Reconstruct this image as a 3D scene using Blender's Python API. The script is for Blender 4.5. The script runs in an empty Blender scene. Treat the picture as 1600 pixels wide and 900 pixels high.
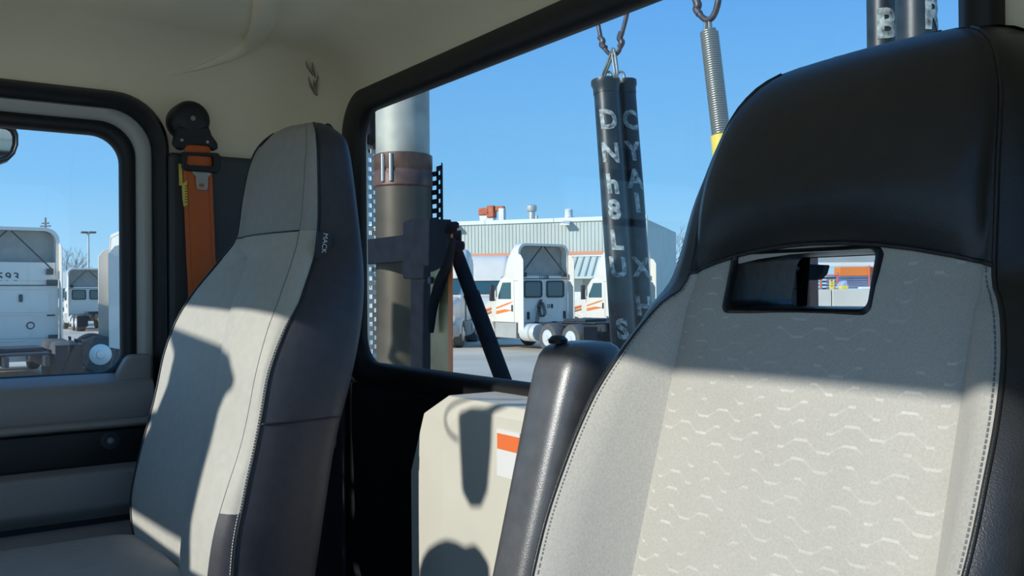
import bpy, bmesh, math, random
import numpy as np
from mathutils import Vector, Matrix
random.seed(4)
SC = bpy.context.scene
COL = SC.collection
H = 2.1                      # eye height above the yard; cab coordinates are written relative to it

# ------------------------------------------------------------------ camera
F = 1400.0
TH = math.radians(34.8)
cam_d = bpy.data.cameras.new('camera')
cam = bpy.data.objects.new('camera', cam_d)
COL.objects.link(cam)
SC.camera = cam
cam_d.sensor_width = 36.0
cam_d.lens = 36.0 * F / 1600.0
cam_d.clip_start = 0.02
cam_d.clip_end = 2000
fw0 = Vector((-math.cos(TH), math.sin(TH), 0))
r00 = Vector((math.sin(TH), math.cos(TH), 0))
u00 = Vector((0, 0, 1))
pitch = math.atan(8.0 / F)
roll = math.radians(0.5)
FW = fw0 * math.cos(pitch) + u00 * math.sin(pitch)
U1 = u00 * math.cos(pitch) - fw0 * math.sin(pitch)
RT = r00 * math.cos(roll) - U1 * math.sin(roll)
UP = U1 * math.cos(roll) + r00 * math.sin(roll)
cam.matrix_world = Matrix(((RT.x, UP.x, -FW.x, 0), (RT.y, UP.y, -FW.y, 0), (RT.z, UP.z, -FW.z, H), (0, 0, 0, 1)))

# ------------------------------------------------------------------ sky, sun, exposure
w = bpy.data.worlds.new('sky')
SC.world = w
w.use_nodes = True
nt = w.node_tree
nt.nodes.clear()
tc = nt.nodes.new('ShaderNodeTexCoord')
sx = nt.nodes.new('ShaderNodeSeparateXYZ')
cr = nt.nodes.new('ShaderNodeValToRGB')
bg = nt.nodes.new('ShaderNodeBackground')
wo = nt.nodes.new('ShaderNodeOutputWorld')
nt.links.new(tc.outputs['Generated'], sx.inputs[0])
nt.links.new(sx.outputs['Z'], cr.inputs[0])
nt.links.new(cr.outputs[0], bg.inputs[0])
nt.links.new(bg.outputs[0], wo.inputs[0])
el = cr.color_ramp.elements
el[0].position = 0.0; el[0].color = (0.44, 0.74, 0.97, 1)
el[1].position = 0.36; el[1].color = (0.105, 0.365, 0.88, 1)
e = el.new(0.12); e.color = (0.23, 0.56, 0.95, 1)
e = el.new(1.0); e.color = (0.105, 0.35, 0.84, 1)
bg.inputs[1].default_value = 1.07

SUN_D = Vector((-0.02, 1.0, -0.42)).normalized()
sun_d = bpy.data.lights.new('sun', 'SUN')
sun_d.energy = 4.3
sun_d.angle = math.radians(0.6)
sun_d.color = (1.0, 0.97, 0.92)
sun = bpy.data.objects.new('sun', sun_d)
COL.objects.link(sun)
sun.rotation_euler = SUN_D.to_track_quat('-Z', 'Y').to_euler()
sun.location = (-2, -20, 12)

SC.view_settings.view_transform = 'Standard'
SC.view_settings.look = 'None'
SC.view_settings.exposure = 0.0
SC.view_settings.gamma = 1.0
SC.view_settings.use_curve_mapping = False

# ------------------------------------------------------------------ helpers
def ray(px, py):
    return FW + RT * ((px - 800) / F) + UP * ((450 - py) / F)
def at(px, py, depth):                   # point of the yard seen at a pixel, at a depth (world coordinates)
    v = ray(px, py) * depth
    return Vector((v.x, v.y, v.z + H))
def on_y(px, py, y):                     # cab coordinates on a plane y = const
    v = ray(px, py); v = v * (y / v.y); return v
def on_x(px, py, x):
    v = ray(px, py); v = v * (x / v.x); return v

def mat(name, col, rough=0.6, metal=0.0, noise=None, bump=None, spec=0.5, sheen=0.0, coat=0.0):
    m = bpy.data.materials.new(name)
    m.use_nodes = True
    t = m.node_tree
    b = t.nodes['Principled BSDF']
    b.inputs['Base Color'].default_value = (*col, 1)
    b.inputs['Roughness'].default_value = rough
    b.inputs['Metallic'].default_value = metal
    b.inputs['Specular IOR Level'].default_value = spec
    if sheen: b.inputs['Sheen Weight'].default_value = sheen
    if coat: b.inputs['Coat Weight'].default_value = coat
    if noise or bump:
        c = t.nodes.new('ShaderNodeTexCoord')
    if noise:
        n = t.nodes.new('ShaderNodeTexNoise'); n.inputs['Scale'].default_value = noise[0]; n.inputs['Detail'].default_value = 5
        r = t.nodes.new('ShaderNodeValToRGB')
        a = noise[1]
        r.color_ramp.elements[0].position = .3; r.color_ramp.elements[1].position = .7
        lo = noise[2] if len(noise) > 2 else tuple(x * (1 - a) for x in col)
        r.color_ramp.elements[0].color = (*lo, 1)
        r.color_ramp.elements[1].color = (*[min(1, x * (1 + a)) for x in col], 1)
        t.links.new(c.outputs['Object'], n.inputs['Vector']); t.links.new(n.outputs[0], r.inputs[0]); t.links.new(r.outputs[0], b.inputs['Base Color'])
    if bump:
        n2 = t.nodes.new('ShaderNodeTexNoise'); n2.inputs['Scale'].default_value = bump[0]; n2.inputs['Detail'].default_value = 3
        bp = t.nodes.new('ShaderNodeBump'); bp.inputs['Strength'].default_value = bump[1]; bp.inputs['Distance'].default_value = bump[2] if len(bump) > 2 else .002
        t.links.new(c.outputs['Object'], n2.inputs['Vector']); t.links.new(n2.outputs[0], bp.inputs['Height']); t.links.new(bp.outputs[0], b.inputs['Normal'])
    return m

def glass_mat(name, tint, dirt=0.0, refl=1.0):
    m = bpy.data.materials.new(name); m.use_nodes = True
    t = m.node_tree; t.nodes.clear()
    o = t.nodes.new('ShaderNodeOutputMaterial')
    tr = t.nodes.new('ShaderNodeBsdfTransparent'); tr.inputs[0].default_value = (*tint, 1)
    gl = t.nodes.new('ShaderNodeBsdfGlossy'); gl.inputs['Roughness'].default_value = .01
    lw = t.nodes.new('ShaderNodeLayerWeight')                 # Schlick's reflectance, alike on both faces of the pane
    fr = t.nodes.new('ShaderNodeMath'); fr.operation = 'POWER'; fr.inputs[1].default_value = 5
    ml = t.nodes.new('ShaderNodeMath'); ml.operation = 'MULTIPLY_ADD'; ml.inputs[1].default_value = refl * .96; ml.inputs[2].default_value = refl * .04
    t.links.new(lw.outputs['Facing'], fr.inputs[0])
    mx = t.nodes.new('ShaderNodeMixShader')
    t.links.new(fr.outputs[0], ml.inputs[0]); t.links.new(ml.outputs[0], mx.inputs[0]); t.links.new(tr.outputs[0], mx.inputs[1]); t.links.new(gl.outputs[0], mx.inputs[2])
    out = mx
    if dirt:
        df = t.nodes.new('ShaderNodeBsdfDiffuse'); df.inputs[0].default_value = (.75, .75, .72, 1)
        c = t.nodes.new('ShaderNodeTexCoord'); mp = t.nodes.new('ShaderNodeMapping'); mp.inputs['Scale'].default_value = (60, 60, 5)
        n = t.nodes.new('ShaderNodeTexNoise'); n.inputs['Scale'].default_value = 1.0; n.inputs['Detail'].default_value = 4
        r = t.nodes.new('ShaderNodeValToRGB'); r.color_ramp.elements[0].position = .62; r.color_ramp.elements[1].position = .9
        r.color_ramp.elements[0].color = (dirt * .25,) * 3 + (1,); r.color_ramp.elements[1].color = (dirt * 3,) * 3 + (1,)
        t.links.new(c.outputs['Object'], mp.inputs[0]); t.links.new(mp.outputs[0], n.inputs['Vector']); t.links.new(n.outputs[0], r.inputs[0])
        m2 = t.nodes.new('ShaderNodeMixShader')
        t.links.new(r.outputs[0], m2.inputs[0]); t.links.new(mx.outputs[0], m2.inputs[1]); t.links.new(df.outputs[0], m2.inputs[2])
        out = m2
    t.links.new(out.outputs[0], o.inputs[0])
    return m

class MB:
    """collects geometry in one frame; build() links it as one mesh object"""
    def __init__(s): s.v = []; s.f = []
    def add(s, vs, fs):
        n = len(s.v); s.v += [tuple(x) for x in vs]; s.f += [tuple(i + n for i in f) for f in fs]; return s
    def box(s, a, b, rot=None, piv=None):
        x0, y0, z0 = a; x1, y1, z1 = b
        vs = [Vector(p) for p in ((x0,y0,z0),(x1,y0,z0),(x1,y1,z0),(x0,y1,z0),(x0,y0,z1),(x1,y0,z1),(x1,y1,z1),(x0,y1,z1))]
        if rot is not None:
            p = Vector(piv) if piv is not None else Vector(((x0+x1)/2, (y0+y1)/2, (z0+z1)/2))
            vs = [rot @ (v - p) + p for v in vs]
        return s.add(vs, [(0,3,2,1),(4,5,6,7),(0,1,5,4),(1,2,6,5),(2,3,7,6),(3,0,4,7)])
    def tube(s, pts, rad, n=10, cap=True, flat=None):
        pts = [Vector(p) for p in pts]; k = len(pts)
        rads = rad if isinstance(rad, (list, tuple)) else [rad] * k
        vs = []; nrm = None
        for i, p in enumerate(pts):
            d = (pts[min(i+1, k-1)] - pts[max(i-1, 0)]).normalized()
            if nrm is None:
                a = Vector((0,0,1)) if abs(d.z) < .9 else Vector((1,0,0))
                nrm = d.cross(a).normalized()
            else:
                nrm = (nrm - d * nrm.dot(d)).normalized()
            bn = d.cross(nrm)
            for j in range(n):
                t = 2 * math.pi * j / n
                vs.append(p + (nrm * math.cos(t) + bn * math.sin(t) * (flat or 1)) * rads[i])
        fs = [(i*n+j, i*n+(j+1) % n, (i+1)*n+(j+1) % n, (i+1)*n+j) for i in range(k-1) for j in range(n)]
        if cap: fs += [tuple(range(n-1, -1, -1)), tuple((k-1)*n + j for j in range(n))]
        return s.add(vs, fs)
    def ring(s, c, R, r, ax=(0,0,1), n=20, m=8):
        c = Vector(c); q = Vector((0,0,1)).rotation_difference(Vector(ax).normalized())
        vs = []; fs = []
        for i in range(n):
            a = 2*math.pi*i/n
            for j in range(m):
                b = 2*math.pi*j/m
                vs.append(c + q @ Vector(((R + r*math.cos(b))*math.cos(a), (R + r*math.cos(b))*math.sin(a), r*math.sin(b))))
        for i in range(n):
            for j in range(m):
                fs.append((i*m+j, ((i+1) % n)*m+j, ((i+1) % n)*m+(j+1) % m, i*m+(j+1) % m))
        return s.add(vs, fs)
    def lathe(s, c, ax, prof, n=24):
        c = Vector(c); q = Vector((0,0,1)).rotation_difference(Vector(ax).normalized()); k = len(prof)
        vs = []
        for (r, h) in prof:
            for j in range(n):
                a = 2*math.pi*j/n
                vs.append(c + q @ Vector((r*math.cos(a), r*math.sin(a), h)))
        fs = [(i*n+j, i*n+(j+1) % n, (i+1)*n+(j+1) % n, (i+1)*n+j) for i in range(k-1) for j in range(n)]
        if prof[0][0] > 1e-6: fs.append(tuple(range(n-1, -1, -1)))
        if prof[-1][0] > 1e-6: fs.append(tuple((k-1)*n+j for j in range(n)))
        return s.add(vs, fs)
    def prism(s, poly, d):                       # poly: 3-D outline, d: extrusion vector
        d = Vector(d); n = len(poly); p = [Vector(q) for q in poly]
        vs = p + [q + d for q in p]
        nrm = Vector((0,0,0))
        for i in range(n):
            a, b = p[i], p[(i+1) % n]
            nrm += a.cross(b)
        fl = nrm.dot(d) > 0
        f0 = tuple(range(n)); f1 = tuple(range(2*n-1, n-1, -1))
        sd = [(i, i+n, (i+1) % n + n, (i+1) % n) for i in range(n)]
        if fl: f0 = f0[::-1]; f1 = f1[::-1]; sd = [q[::-1] for q in sd]
        return s.add(vs, [f0, f1] + sd)
    def grid(s, rows, close=False):
        m = len(rows[0]); k = len(rows)
        vs = [p for r in rows for p in r]
        fs = []
        for i in range(k-1):
            for j in range(m if close else m-1):
                fs.append((i*m+j, i*m+(j+1) % m, (i+1)*m+(j+1) % m, (i+1)*m+j))
        return s.add(vs, fs)
    def frame(s, inner, outer, d):               # ring between two outlines with equal counts, extruded by d
        d = Vector(d); n = len(inner)
        a = [Vector(p) for p in inner]; b = [Vector(p) for p in outer]
        vs = a + b + [p + d for p in a] + [p + d for p in b]
        fs = []
        for i in range(n):
            j = (i+1) % n
            fs += [(i, j, n+j, n+i), (2*n+i, 3*n+i, 3*n+j, 2*n+j), (i, 2*n+i, 2*n+j, j), (n+i, n+j, 3*n+j, 3*n+i)]
        return s.add(vs, fs)
    def build(s, name, material, parent=None, smooth=None, bevel=0, seg=2, cabz=True, sub=0, solid=0):
        me = bpy.data.meshes.new(name)
        off = Vector((0, 0, H if cabz else 0))
        vs = [Vector(v) + off for v in s.v]
        if parent is not None:
            inv = world_m(parent).inverted()
            vs = [inv @ v for v in vs]
        else:
            if vs:
                lo = Vector([min(v[i] for v in vs) for i in range(3)]); hi = Vector([max(v[i] for v in vs) for i in range(3)])
                org = Vector(((lo.x+hi.x)/2, (lo.y+hi.y)/2, lo.z))
            else: org = Vector((0,0,0))
            vs = [v - org for v in vs]
        me.from_pydata([tuple(v) for v in vs], [], s.f)
        me.validate()
        bm = bmesh.new(); bm.from_mesh(me); bmesh.ops.recalc_face_normals(bm, faces=bm.faces)
        bm.to_mesh(me); bm.free()
        o = bpy.data.objects.new(name, me)
        COL.objects.link(o)
        if parent is not None: o.parent = parent
        else: o.location = org
        if material: me.materials.append(material)
        if smooth is not None:
            me.polygons.foreach_set('use_smooth', [True] * len(me.polygons))
            if smooth < 180: me.set_sharp_from_angle(angle=math.radians(smooth))
        if solid:
            md = o.modifiers.new('solid', 'SOLIDIFY'); md.thickness = solid; md.offset = -1
        if bevel:
            md = o.modifiers.new('bevel', 'BEVEL'); md.width = bevel; md.segments = seg; md.limit_method = 'ANGLE'; md.angle_limit = math.radians(35)
            md.harden_normals = False
            me.polygons.foreach_set('use_smooth', [True] * len(me.polygons))
            me.set_sharp_from_angle(angle=math.radians(60))
        if sub:
            md = o.modifiers.new('sub', 'SUBSURF'); md.levels = sub; md.render_levels = sub
        return o

WM = {}
def world_m(o):
    m = Matrix.LocRotScale(o.location, o.rotation_euler, o.scale)
    if o.parent: return world_m(o.parent) @ o.matrix_parent_inverse @ m
    return m
def thing(name, label, cat, loc=(0,0,0), rotz=0, group=None, cabz=True):
    o = bpy.data.objects.new(name, None); COL.objects.link(o)
    o.empty_display_size = .1
    o.location = (loc[0], loc[1], loc[2] + (H if cabz else 0)); o.rotation_euler = (0, 0, rotz)
    o['label'] = label; o['category'] = cat
    if group: o['group'] = group
    return o
def tag(o, label, cat, group=None, kind=None):
    o['label'] = label; o['category'] = cat
    if group: o['group'] = group
    if kind: o['kind'] = kind
    return o
def struct(o, label=None, cat=None):
    o['kind'] = 'structure'
    if label: o['label'] = label
    if cat: o['category'] = cat
    return o
def text_mesh(mb, txt, origin, ex, ey, size, bold=0.0):
    """lettering as flat mesh: ex, ey are the unit directions of the line of writing and of its height"""
    cu = bpy.data.curves.new('t', 'FONT'); cu.body = txt; cu.size = size; cu.align_x = 'CENTER'; cu.align_y = 'CENTER'; cu.resolution_u = 3; cu.offset = bold
    ob = bpy.data.objects.new('t', cu); COL.objects.link(ob)
    dg = bpy.context.evaluated_depsgraph_get()
    me = ob.evaluated_get(dg).to_mesh()
    ex = Vector(ex); ey = Vector(ey); o = Vector(origin)
    vs = [o + ex * v.co.x + ey * v.co.y for v in me.vertices]
    fs = [tuple(p.vertices) for p in me.polygons]
    mb.add(vs, fs)
    ob.evaluated_get(dg).to_mesh_clear()
    bpy.data.objects.remove(ob); bpy.data.curves.remove(cu)
def rrect(u0, u1, v0, v1, r, n=8):
    rs = r if isinstance(r, (tuple, list)) else (r,)*4        # corners: (u0v0, u1v0, u1v1, u0v1)
    out = []
    for (cx, cy, a0, rr) in ((u0+rs[0], v0+rs[0], 180, rs[0]), (u1-rs[1], v0+rs[1], 270, rs[1]), (u1-rs[2], v1-rs[2], 0, rs[2]), (u0+rs[3], v1-rs[3], 90, rs[3])):
        for k in range(n+1):
            a = math.radians(a0 + 90*k/n)
            out.append((cx + rr*math.cos(a), cy + rr*math.sin(a)))
    return out
def smooth_interp(xs, ys):
    """monotone cubic through the points (xs increasing)"""
    xs = np.array(xs, float); ys = np.array(ys, float)
    h = np.diff(xs); d = np.diff(ys)/h
    m = np.zeros(len(xs))
    m[1:-1] = np.where(d[:-1]*d[1:] > 0, 2*d[:-1]*d[1:]/(d[:-1]+d[1:]+1e-12), 0)
    m[0] = d[0]; m[-1] = d[-1]
    def fn(x):
        x = float(min(max(x, xs[0]), xs[-1])); i = int(min(max(np.searchsorted(xs, x)-1, 0), len(h)-1))
        t = (x-xs[i])/h[i]
        return float((1+2*t)*(1-t)**2*ys[i] + t*(1-t)**2*h[i]*m[i] + t*t*(3-2*t)*ys[i+1] + t*t*(t-1)*h[i]*m[i+1])
    return fn
def spline(pts, n=40):
    pts = [Vector(p) for p in pts]; out = []
    k = len(pts)
    for i in range(n+1):
        t = i/n*(k-1); j = min(int(t), k-2); t -= j
        p0 = pts[max(j-1,0)]; p1 = pts[j]; p2 = pts[j+1]; p3 = pts[min(j+2,k-1)]
        out.append(.5*((2*p1) + (p2-p0)*t + (2*p0-5*p1+4*p2-p3)*t*t + (3*p1-p0-3*p2+p3)*t**3))
    return out

# ------------------------------------------------------------------ materials
M = {}
M['headliner'] = mat('headliner', (.90, .81, .59), .85, noise=(3, .06), bump=(500, .15, .001))
M['trim_dark'] = mat('trim_dark', (.055, .058, .062), .55, bump=(900, .25, .0006))
M['trim_black'] = mat('trim_black', (.012, .013, .015), .45, bump=(900, .2, .0005))
M['trim_grey'] = mat('trim_grey', (.28, .265, .25), .5, bump=(900, .25, .0006))
M['panel_light'] = mat('panel_light', (.62, .59, .50), .5, noise=(5, .05), bump=(700, .1, .0005))
M['rubber'] = mat('rubber', (.010, .010, .011), .5, bump=(300, .15, .0006))
M['frame_paint'] = mat('frame_paint', (.52, .52, .48), .35)
M['leather'] = mat('leather', (.020, .020, .020), .38, noise=(40, .15), bump=(700, .35, .0008))
M['leather_side'] = mat('leather_side', (.040, .040, .050), .5, noise=(60, .12), bump=(700, .35, .0008))
M['leather_grey'] = mat('leather_grey', (.20, .21, .21), .5, noise=(40, .06), bump=(900, .3, .0006))
M['fabric_grey'] = mat('fabric_grey', (.45, .425, .37), .8, noise=(400, .10), bump=(1500, .5, .0006), sheen=.2)
M['fabric_pass'] = mat('fabric_pass', (.49, .47, .41), .6, noise=(60, .05), bump=(1100, .3, .0005))
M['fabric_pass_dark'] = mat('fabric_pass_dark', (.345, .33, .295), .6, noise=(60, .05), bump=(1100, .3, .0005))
M['belt'] = mat('belt', (.62, .125, .022), .6, bump=(1200, .2, .0004))
M['yellow'] = mat('yellow', (.75, .60, .10), .55)
M['steel'] = mat('steel', (.55, .53, .48), .35, metal=.9)
M['chrome'] = mat('chrome', (.8, .8, .8), .06, metal=1)
M['tan_thread'] = mat('tan_thread', (.55, .54, .50), .7)
M['white_print'] = mat('white_print', (.72, .72, .70), .6)
M['sticker_orange'] = mat('sticker_orange', (.80, .18, .05), .5)
M['black_metal'] = mat('black_metal', (.010, .013, .020), .7, spec=.12, noise=(25, .25), bump=(60, .2, .001))
M['stack_metal'] = mat('stack_metal', (.105, .09, .066), .5, metal=.4, noise=(7, .28), bump=(30, .12, .001))
M['stack_steel'] = mat('stack_steel', (.42, .42, .36), .6, metal=.25, noise=(9, .25))
M['rust_band'] = mat('rust_band', (.13, .075, .06), .5, metal=.3, noise=(18, .5), bump=(50, .3, .001))
M['alu'] = mat('alu', (.62, .62, .60), .4, metal=.7, noise=(30, .15))
M['bronze'] = mat('bronze', (.30, .25, .14), .32, metal=.6, noise=(12, .25), bump=(20, .25, .002))
M['reflector'] = mat('reflector', (.70, .20, .06), .4)
M['pipe_dark'] = mat('pipe_dark', (.018, .028, .034), .4, noise=(30, .5), bump=(40, .2, .001))
M['paint_worn'] = mat('paint_worn', (.42, .48, .46), .7, noise=(70, .2, (.05, .065, .07)))
M['spring'] = mat('spring', (.33, .34, .31), .35, metal=.7)
M['chain'] = mat('chain', (.10, .09, .10), .45, metal=.6, noise=(40, .4))
M['white_paint'] = mat('white_paint', (.77, .72, .62), .35, noise=(2, .03), coat=.2)
M['white_dull'] = mat('white_dull', (.58, .61, .62), .5, noise=(3, .06))
M['grey_recess'] = mat('grey_recess', (.36, .345, .30), .7, noise=(4, .1))
M['truck_glass'] = mat('truck_glass', (.035, .09, .10), .05, spec=.9)
M['truck_dark'] = mat('truck_dark', (.035, .04, .045), .5, noise=(8, .3))
M['tire'] = mat('tire', (.095, .095, .09), .8, noise=(20, .25))
M['tire_dark'] = mat('tire_dark', (.03, .03, .032), .8, noise=(20, .25))
M['hub'] = mat('hub', (.78, .78, .74), .3, metal=.35)
M['orange_paint'] = mat('orange_paint', (.78, .22, .04), .45)
M['skirt'] = mat('skirt', (.40, .40, .37), .5, noise=(3, .1))
M['asphalt'] = mat('asphalt', (.60, .51, .38), .85, noise=(.35, .14), bump=(25, .5, .01))
M['dock_concrete'] = mat('dock_concrete', (.62, .60, .53), .8, noise=(.5, .08))
M['wall_metal'] = mat('wall_metal', (.49, .53, .47), .5, noise=(.7, .06))
M['parapet'] = mat('parapet', (.72, .76, .74), .4)
M['stripe'] = mat('stripe', (.66, .27, .15), .5)
M['awning'] = mat('awning', (.55, .62, .56), .45)
M['awning_rib'] = mat('awning_rib', (.30, .36, .34), .5)
M['rust_orange'] = mat('rust_orange', (.50, .12, .05), .6, noise=(3, .35))
M['galv'] = mat('galv', (.58, .58, .54), .4, metal=.4, noise=(3, .12))
M['bark'] = mat('bark', (.23, .20, .17), .9, noise=(5, .2))
M['pole'] = mat('pole', (.20, .19, .18), .8)
M['far_grey'] = mat('far_grey', (.30, .34, .34), .7, noise=(.6, .1))
M['brown_steel'] = mat('brown_steel', (.16, .075, .055), .5, noise=(25, .3))
M['blue_stock'] = mat('blue_stock', (.16, .19, .30), .6, noise=(2, .2))
M['tarp_blue'] = mat('tarp_blue', (.33, .42, .58), .6)
M['red_post'] = mat('red_post', (.60, .16, .12), .5)
M['glass_rear'] = glass_mat('glass_rear', (.95, .975, .97), dirt=.013, refl=.55)
M['glass_door'] = glass_mat('glass_door', (.97, .985, .98), dirt=.025, refl=.6)
M['glass_front'] = glass_mat('glass_front', (.98, .99, .985))

# woven seat centre: pale stepped dashes on the grey cloth (flat print of the weave)
def weave_mat(name, base, mark):
    m = bpy.data.materials.new(name); m.use_nodes = True
    t = m.node_tree; b = t.nodes['Principled BSDF']; N = t.nodes.new; L = t.links.new
    b.inputs['Roughness'].default_value = .85
    c = N('ShaderNodeTexCoord'); s = N('ShaderNodeSeparateXYZ'); L(c.outputs['Object'], s.inputs[0])
    def mt(op, a, b_=None, c_=None):
        n = N('ShaderNodeMath'); n.operation = op
        for i, q in enumerate((a, b_, c_)):
            if q is None: continue
            if isinstance(q, (int, float)): n.inputs[i].default_value = q
            else: L(q, n.inputs[i])
        return n.outputs[0]
    X, Z = s.outputs['X'], s.outputs['Z']
    P = .050; ROW = .017
    # trapezoid step along x
    ph = mt('FRACT', mt('DIVIDE', X, P))
    tri = mt('ABSOLUTE', mt('SUBTRACT', mt('MULTIPLY', ph, 2.0), 1.0))          # 1..0..1
    step = mt('MULTIPLY', mt('SUBTRACT', tri, .5), 4.0)
    stp = N('ShaderNodeClamp'); L(step, stp.inputs[0]); stp.inputs[1].default_value = -1; stp.inputs[2].default_value = 1
    zz = mt('ADD', mt('DIVIDE', Z, ROW), mt('MULTIPLY', stp.outputs[0], .25))
    fz = mt('FRACT', zz)
    line = mt('LESS_THAN', mt('ABSOLUTE', mt('SUBTRACT', fz, .5)), .075)
    wn = N('ShaderNodeTexWhiteNoise'); wn.noise_dimensions = '2D'
    cx = N('ShaderNodeCombineXYZ'); L(mt('FLOOR', mt('DIVIDE', X, P*.25)), cx.inputs[0]); L(mt('FLOOR', zz), cx.inputs[1]); L(cx.outputs[0], wn.inputs['Vector'])
    keep = mt('GREATER_THAN', wn.outputs['Value'], .45)
    nm = N('ShaderNodeTexNoise'); nm.inputs['Scale'].default_value = 14; L(c.outputs['Object'], nm.inputs['Vector'])
    flat_ = mt('GREATER_THAN', mt('ABSOLUTE', step), .8)
    soft = mt('ADD', mt('MULTIPLY', flat_, .65), .35)
    mask = mt('MULTIPLY', mt('MULTIPLY', mt('MULTIPLY', line, keep), soft), mt('MULTIPLY', nm.outputs[0], 1.1))
    n = N('ShaderNodeTexNoise'); n.inputs['Scale'].default_value = 450; L(c.outputs['Object'], n.inputs['Vector'])
    n3 = N('ShaderNodeTexNoise'); n3.inputs['Scale'].default_value = 9; n3.inputs['Detail'].default_value = 4; L(c.outputs['Object'], n3.inputs['Vector'])
    mx = N('ShaderNodeMix'); mx.data_type = 'RGBA'
    mx.inputs['A'].default_value = (*base, 1); mx.inputs['B'].default_value = (*mark, 1); L(mask, mx.inputs['Factor'])
    m2 = N('ShaderNodeMix'); m2.data_type = 'RGBA'; m2.blend_type = 'MULTIPLY'; m2.inputs['Factor'].default_value = 1
    r = N('ShaderNodeMapRange'); r.inputs['From Min'].default_value = .3; r.inputs['From Max'].default_value = .7; r.inputs['To Min'].default_value = .86; r.inputs['To Max'].default_value = 1.08
    L(mt('ADD', mt('MULTIPLY', n.outputs[0], .6), mt('MULTIPLY', n3.outputs[0], .4)), r.inputs[0])
    L(mx.outputs['Result'], m2.inputs['A']); L(r.outputs[0], m2.inputs['B'])
    L(m2.outputs['Result'], b.inputs['Base Color'])
    bp = N('ShaderNodeBump'); bp.inputs['Strength'].default_value = .5; bp.inputs['Distance'].default_value = .0006
    L(mt('ADD', n.outputs[0], mask), bp.inputs['Height']); L(bp.outputs[0], b.inputs['Normal'])
    return m
M['weave'] = weave_mat('weave', (.455, .43, .375), (.64, .615, .55))

# ------------------------------------------------------------------ cab shell
XL, XR, YB, YF, ZC, ZF = -2.10, -0.26, 0.90, -0.70, 0.58, -0.95
def boolean_cut(o, cutters):
    for cmb in cutters:
        c = cmb.build('cutter', None)
        md = o.modifiers.new('cut', 'BOOLEAN'); md.operation = 'DIFFERENCE'; md.object = c; md.solver = 'EXACT'
        dg = bpy.context.evaluated_depsgraph_get()
        me = bpy.data.meshes.new_from_object(o.evaluated_get(dg))
        o.modifiers.clear(); o.data = me
        bpy.data.objects.remove(c)
shell = MB().box((XL, YF, ZF), (XR, YB, ZC)).build('shell', M['headliner'])
bm = bmesh.new(); bm.from_mesh(shell.data)
lx, ly, lz = (XR-XL)/2, (YB-YF)/2, ZC-ZF
ed = []
for e_ in bm.edges:
    a, b = e_.verts[0].co, e_.verts[1].co
    md = (a+b)/2
    top = abs(md.z-lz) < 1e-4; back = abs(md.y-ly) < 1e-4; sd = abs(abs(md.x)-lx) < 1e-4
    if (top and back) or (top and sd) or (back and sd): ed.append(e_)
bmesh.ops.bevel(bm, geom=ed, offset=.12, segments=10, profile=.5, affect='EDGES', clamp_overlap=True)
bmesh.ops.reverse_faces(bm, faces=bm.faces)
# thick walls
bm.to_mesh(shell.data); bm.free()
# split by place: the rounded edges go with the ceiling, the rounded rear corners with the back wall
def split_shell(sel, name, cut=(), thick=.03):
    bm = bmesh.new(); bm.from_mesh(shell.data)
    kill = [f for f in bm.faces if not sel(f.calc_center_median(), f.normal)]
    bmesh.ops.delete(bm, geom=kill, context='FACES')
    me = bpy.data.meshes.new(name); bm.to_mesh(me); bm.free()
    o = bpy.data.objects.new(name, me); COL.objects.link(o); o.location = shell.location
    me.materials.append(M['headliner'])
    md = o.modifiers.new('s', 'SOLIDIFY'); md.thickness = thick; md.offset = -1
    dg = bpy.context.evaluated_depsgraph_get()
    o.data = bpy.data.meshes.new_from_object(o.evaluated_get(dg)); o.modifiers.clear()
    if cut: boolean_cut(o, cut)
    me = o.data
    me.polygons.foreach_set('use_smooth', [True]*len(me.polygons)); me.set_sharp_from_angle(angle=math.radians(40))
    wn = o.modifiers.new('wn', 'WEIGHTED_NORMAL'); wn.keep_sharp = True
    struct(o)
    return o
eps = 1e-3
def is_flat(c, n): return max(abs(n.x), abs(n.y), abs(n.z)) > .9999
win_c = rrect(-1.935, -.462, -.20, .455, .08)
back_cut = MB().prism([(x, .7, z) for x, z in win_c], (0, .6, 0))
door_c = rrect(-.52, .495, ZF+.06, .43, .09)
left_cut = MB().prism([(XL-.3, y, z) for y, z in door_c], (.5, 0, 0))
drv_c = rrect(-.55, .60, ZF+.06, .45, .09)
right_cut = MB().prism([(XR-.1, y, z) for y, z in drv_c], (.5, 0, 0))
front_c = rrect(XL+.195, XR-.015, .005, .517, .05)
front_cut = MB().prism([(x, YF-.3, z) for x, z in front_c], (0, .6, 0))
split_shell(lambda c, n: n.y < -.9999, 'wall_back', [back_cut])
split_shell(lambda c, n: n.x > .9999, 'wall_left', [left_cut])
split_shell(lambda c, n: n.x < -.9999, 'wall_right', [right_cut])
split_shell(lambda c, n: n.y > .9999, 'wall_front', [front_cut])
fl = split_shell(lambda c, n: n.z > .9999, 'floor'); fl.data.materials[0] = mat('floor_mat', (.34, .32, .28), .8, bump=(200, .3, .001))
split_shell(lambda c, n: n.z < -.9999 or (not is_flat(c, n) and c.z > ZC-ZF-.125), 'ceiling')
split_shell(lambda c, n: not is_flat(c, n) and c.z <= ZC-ZF-.125 and c.x < 0, 'trim_6')
split_shell(lambda c, n: not is_flat(c, n) and c.z <= ZC-ZF-.125 and c.x > 0, 'trim_7')
bpy.data.objects.remove(shell)

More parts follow.
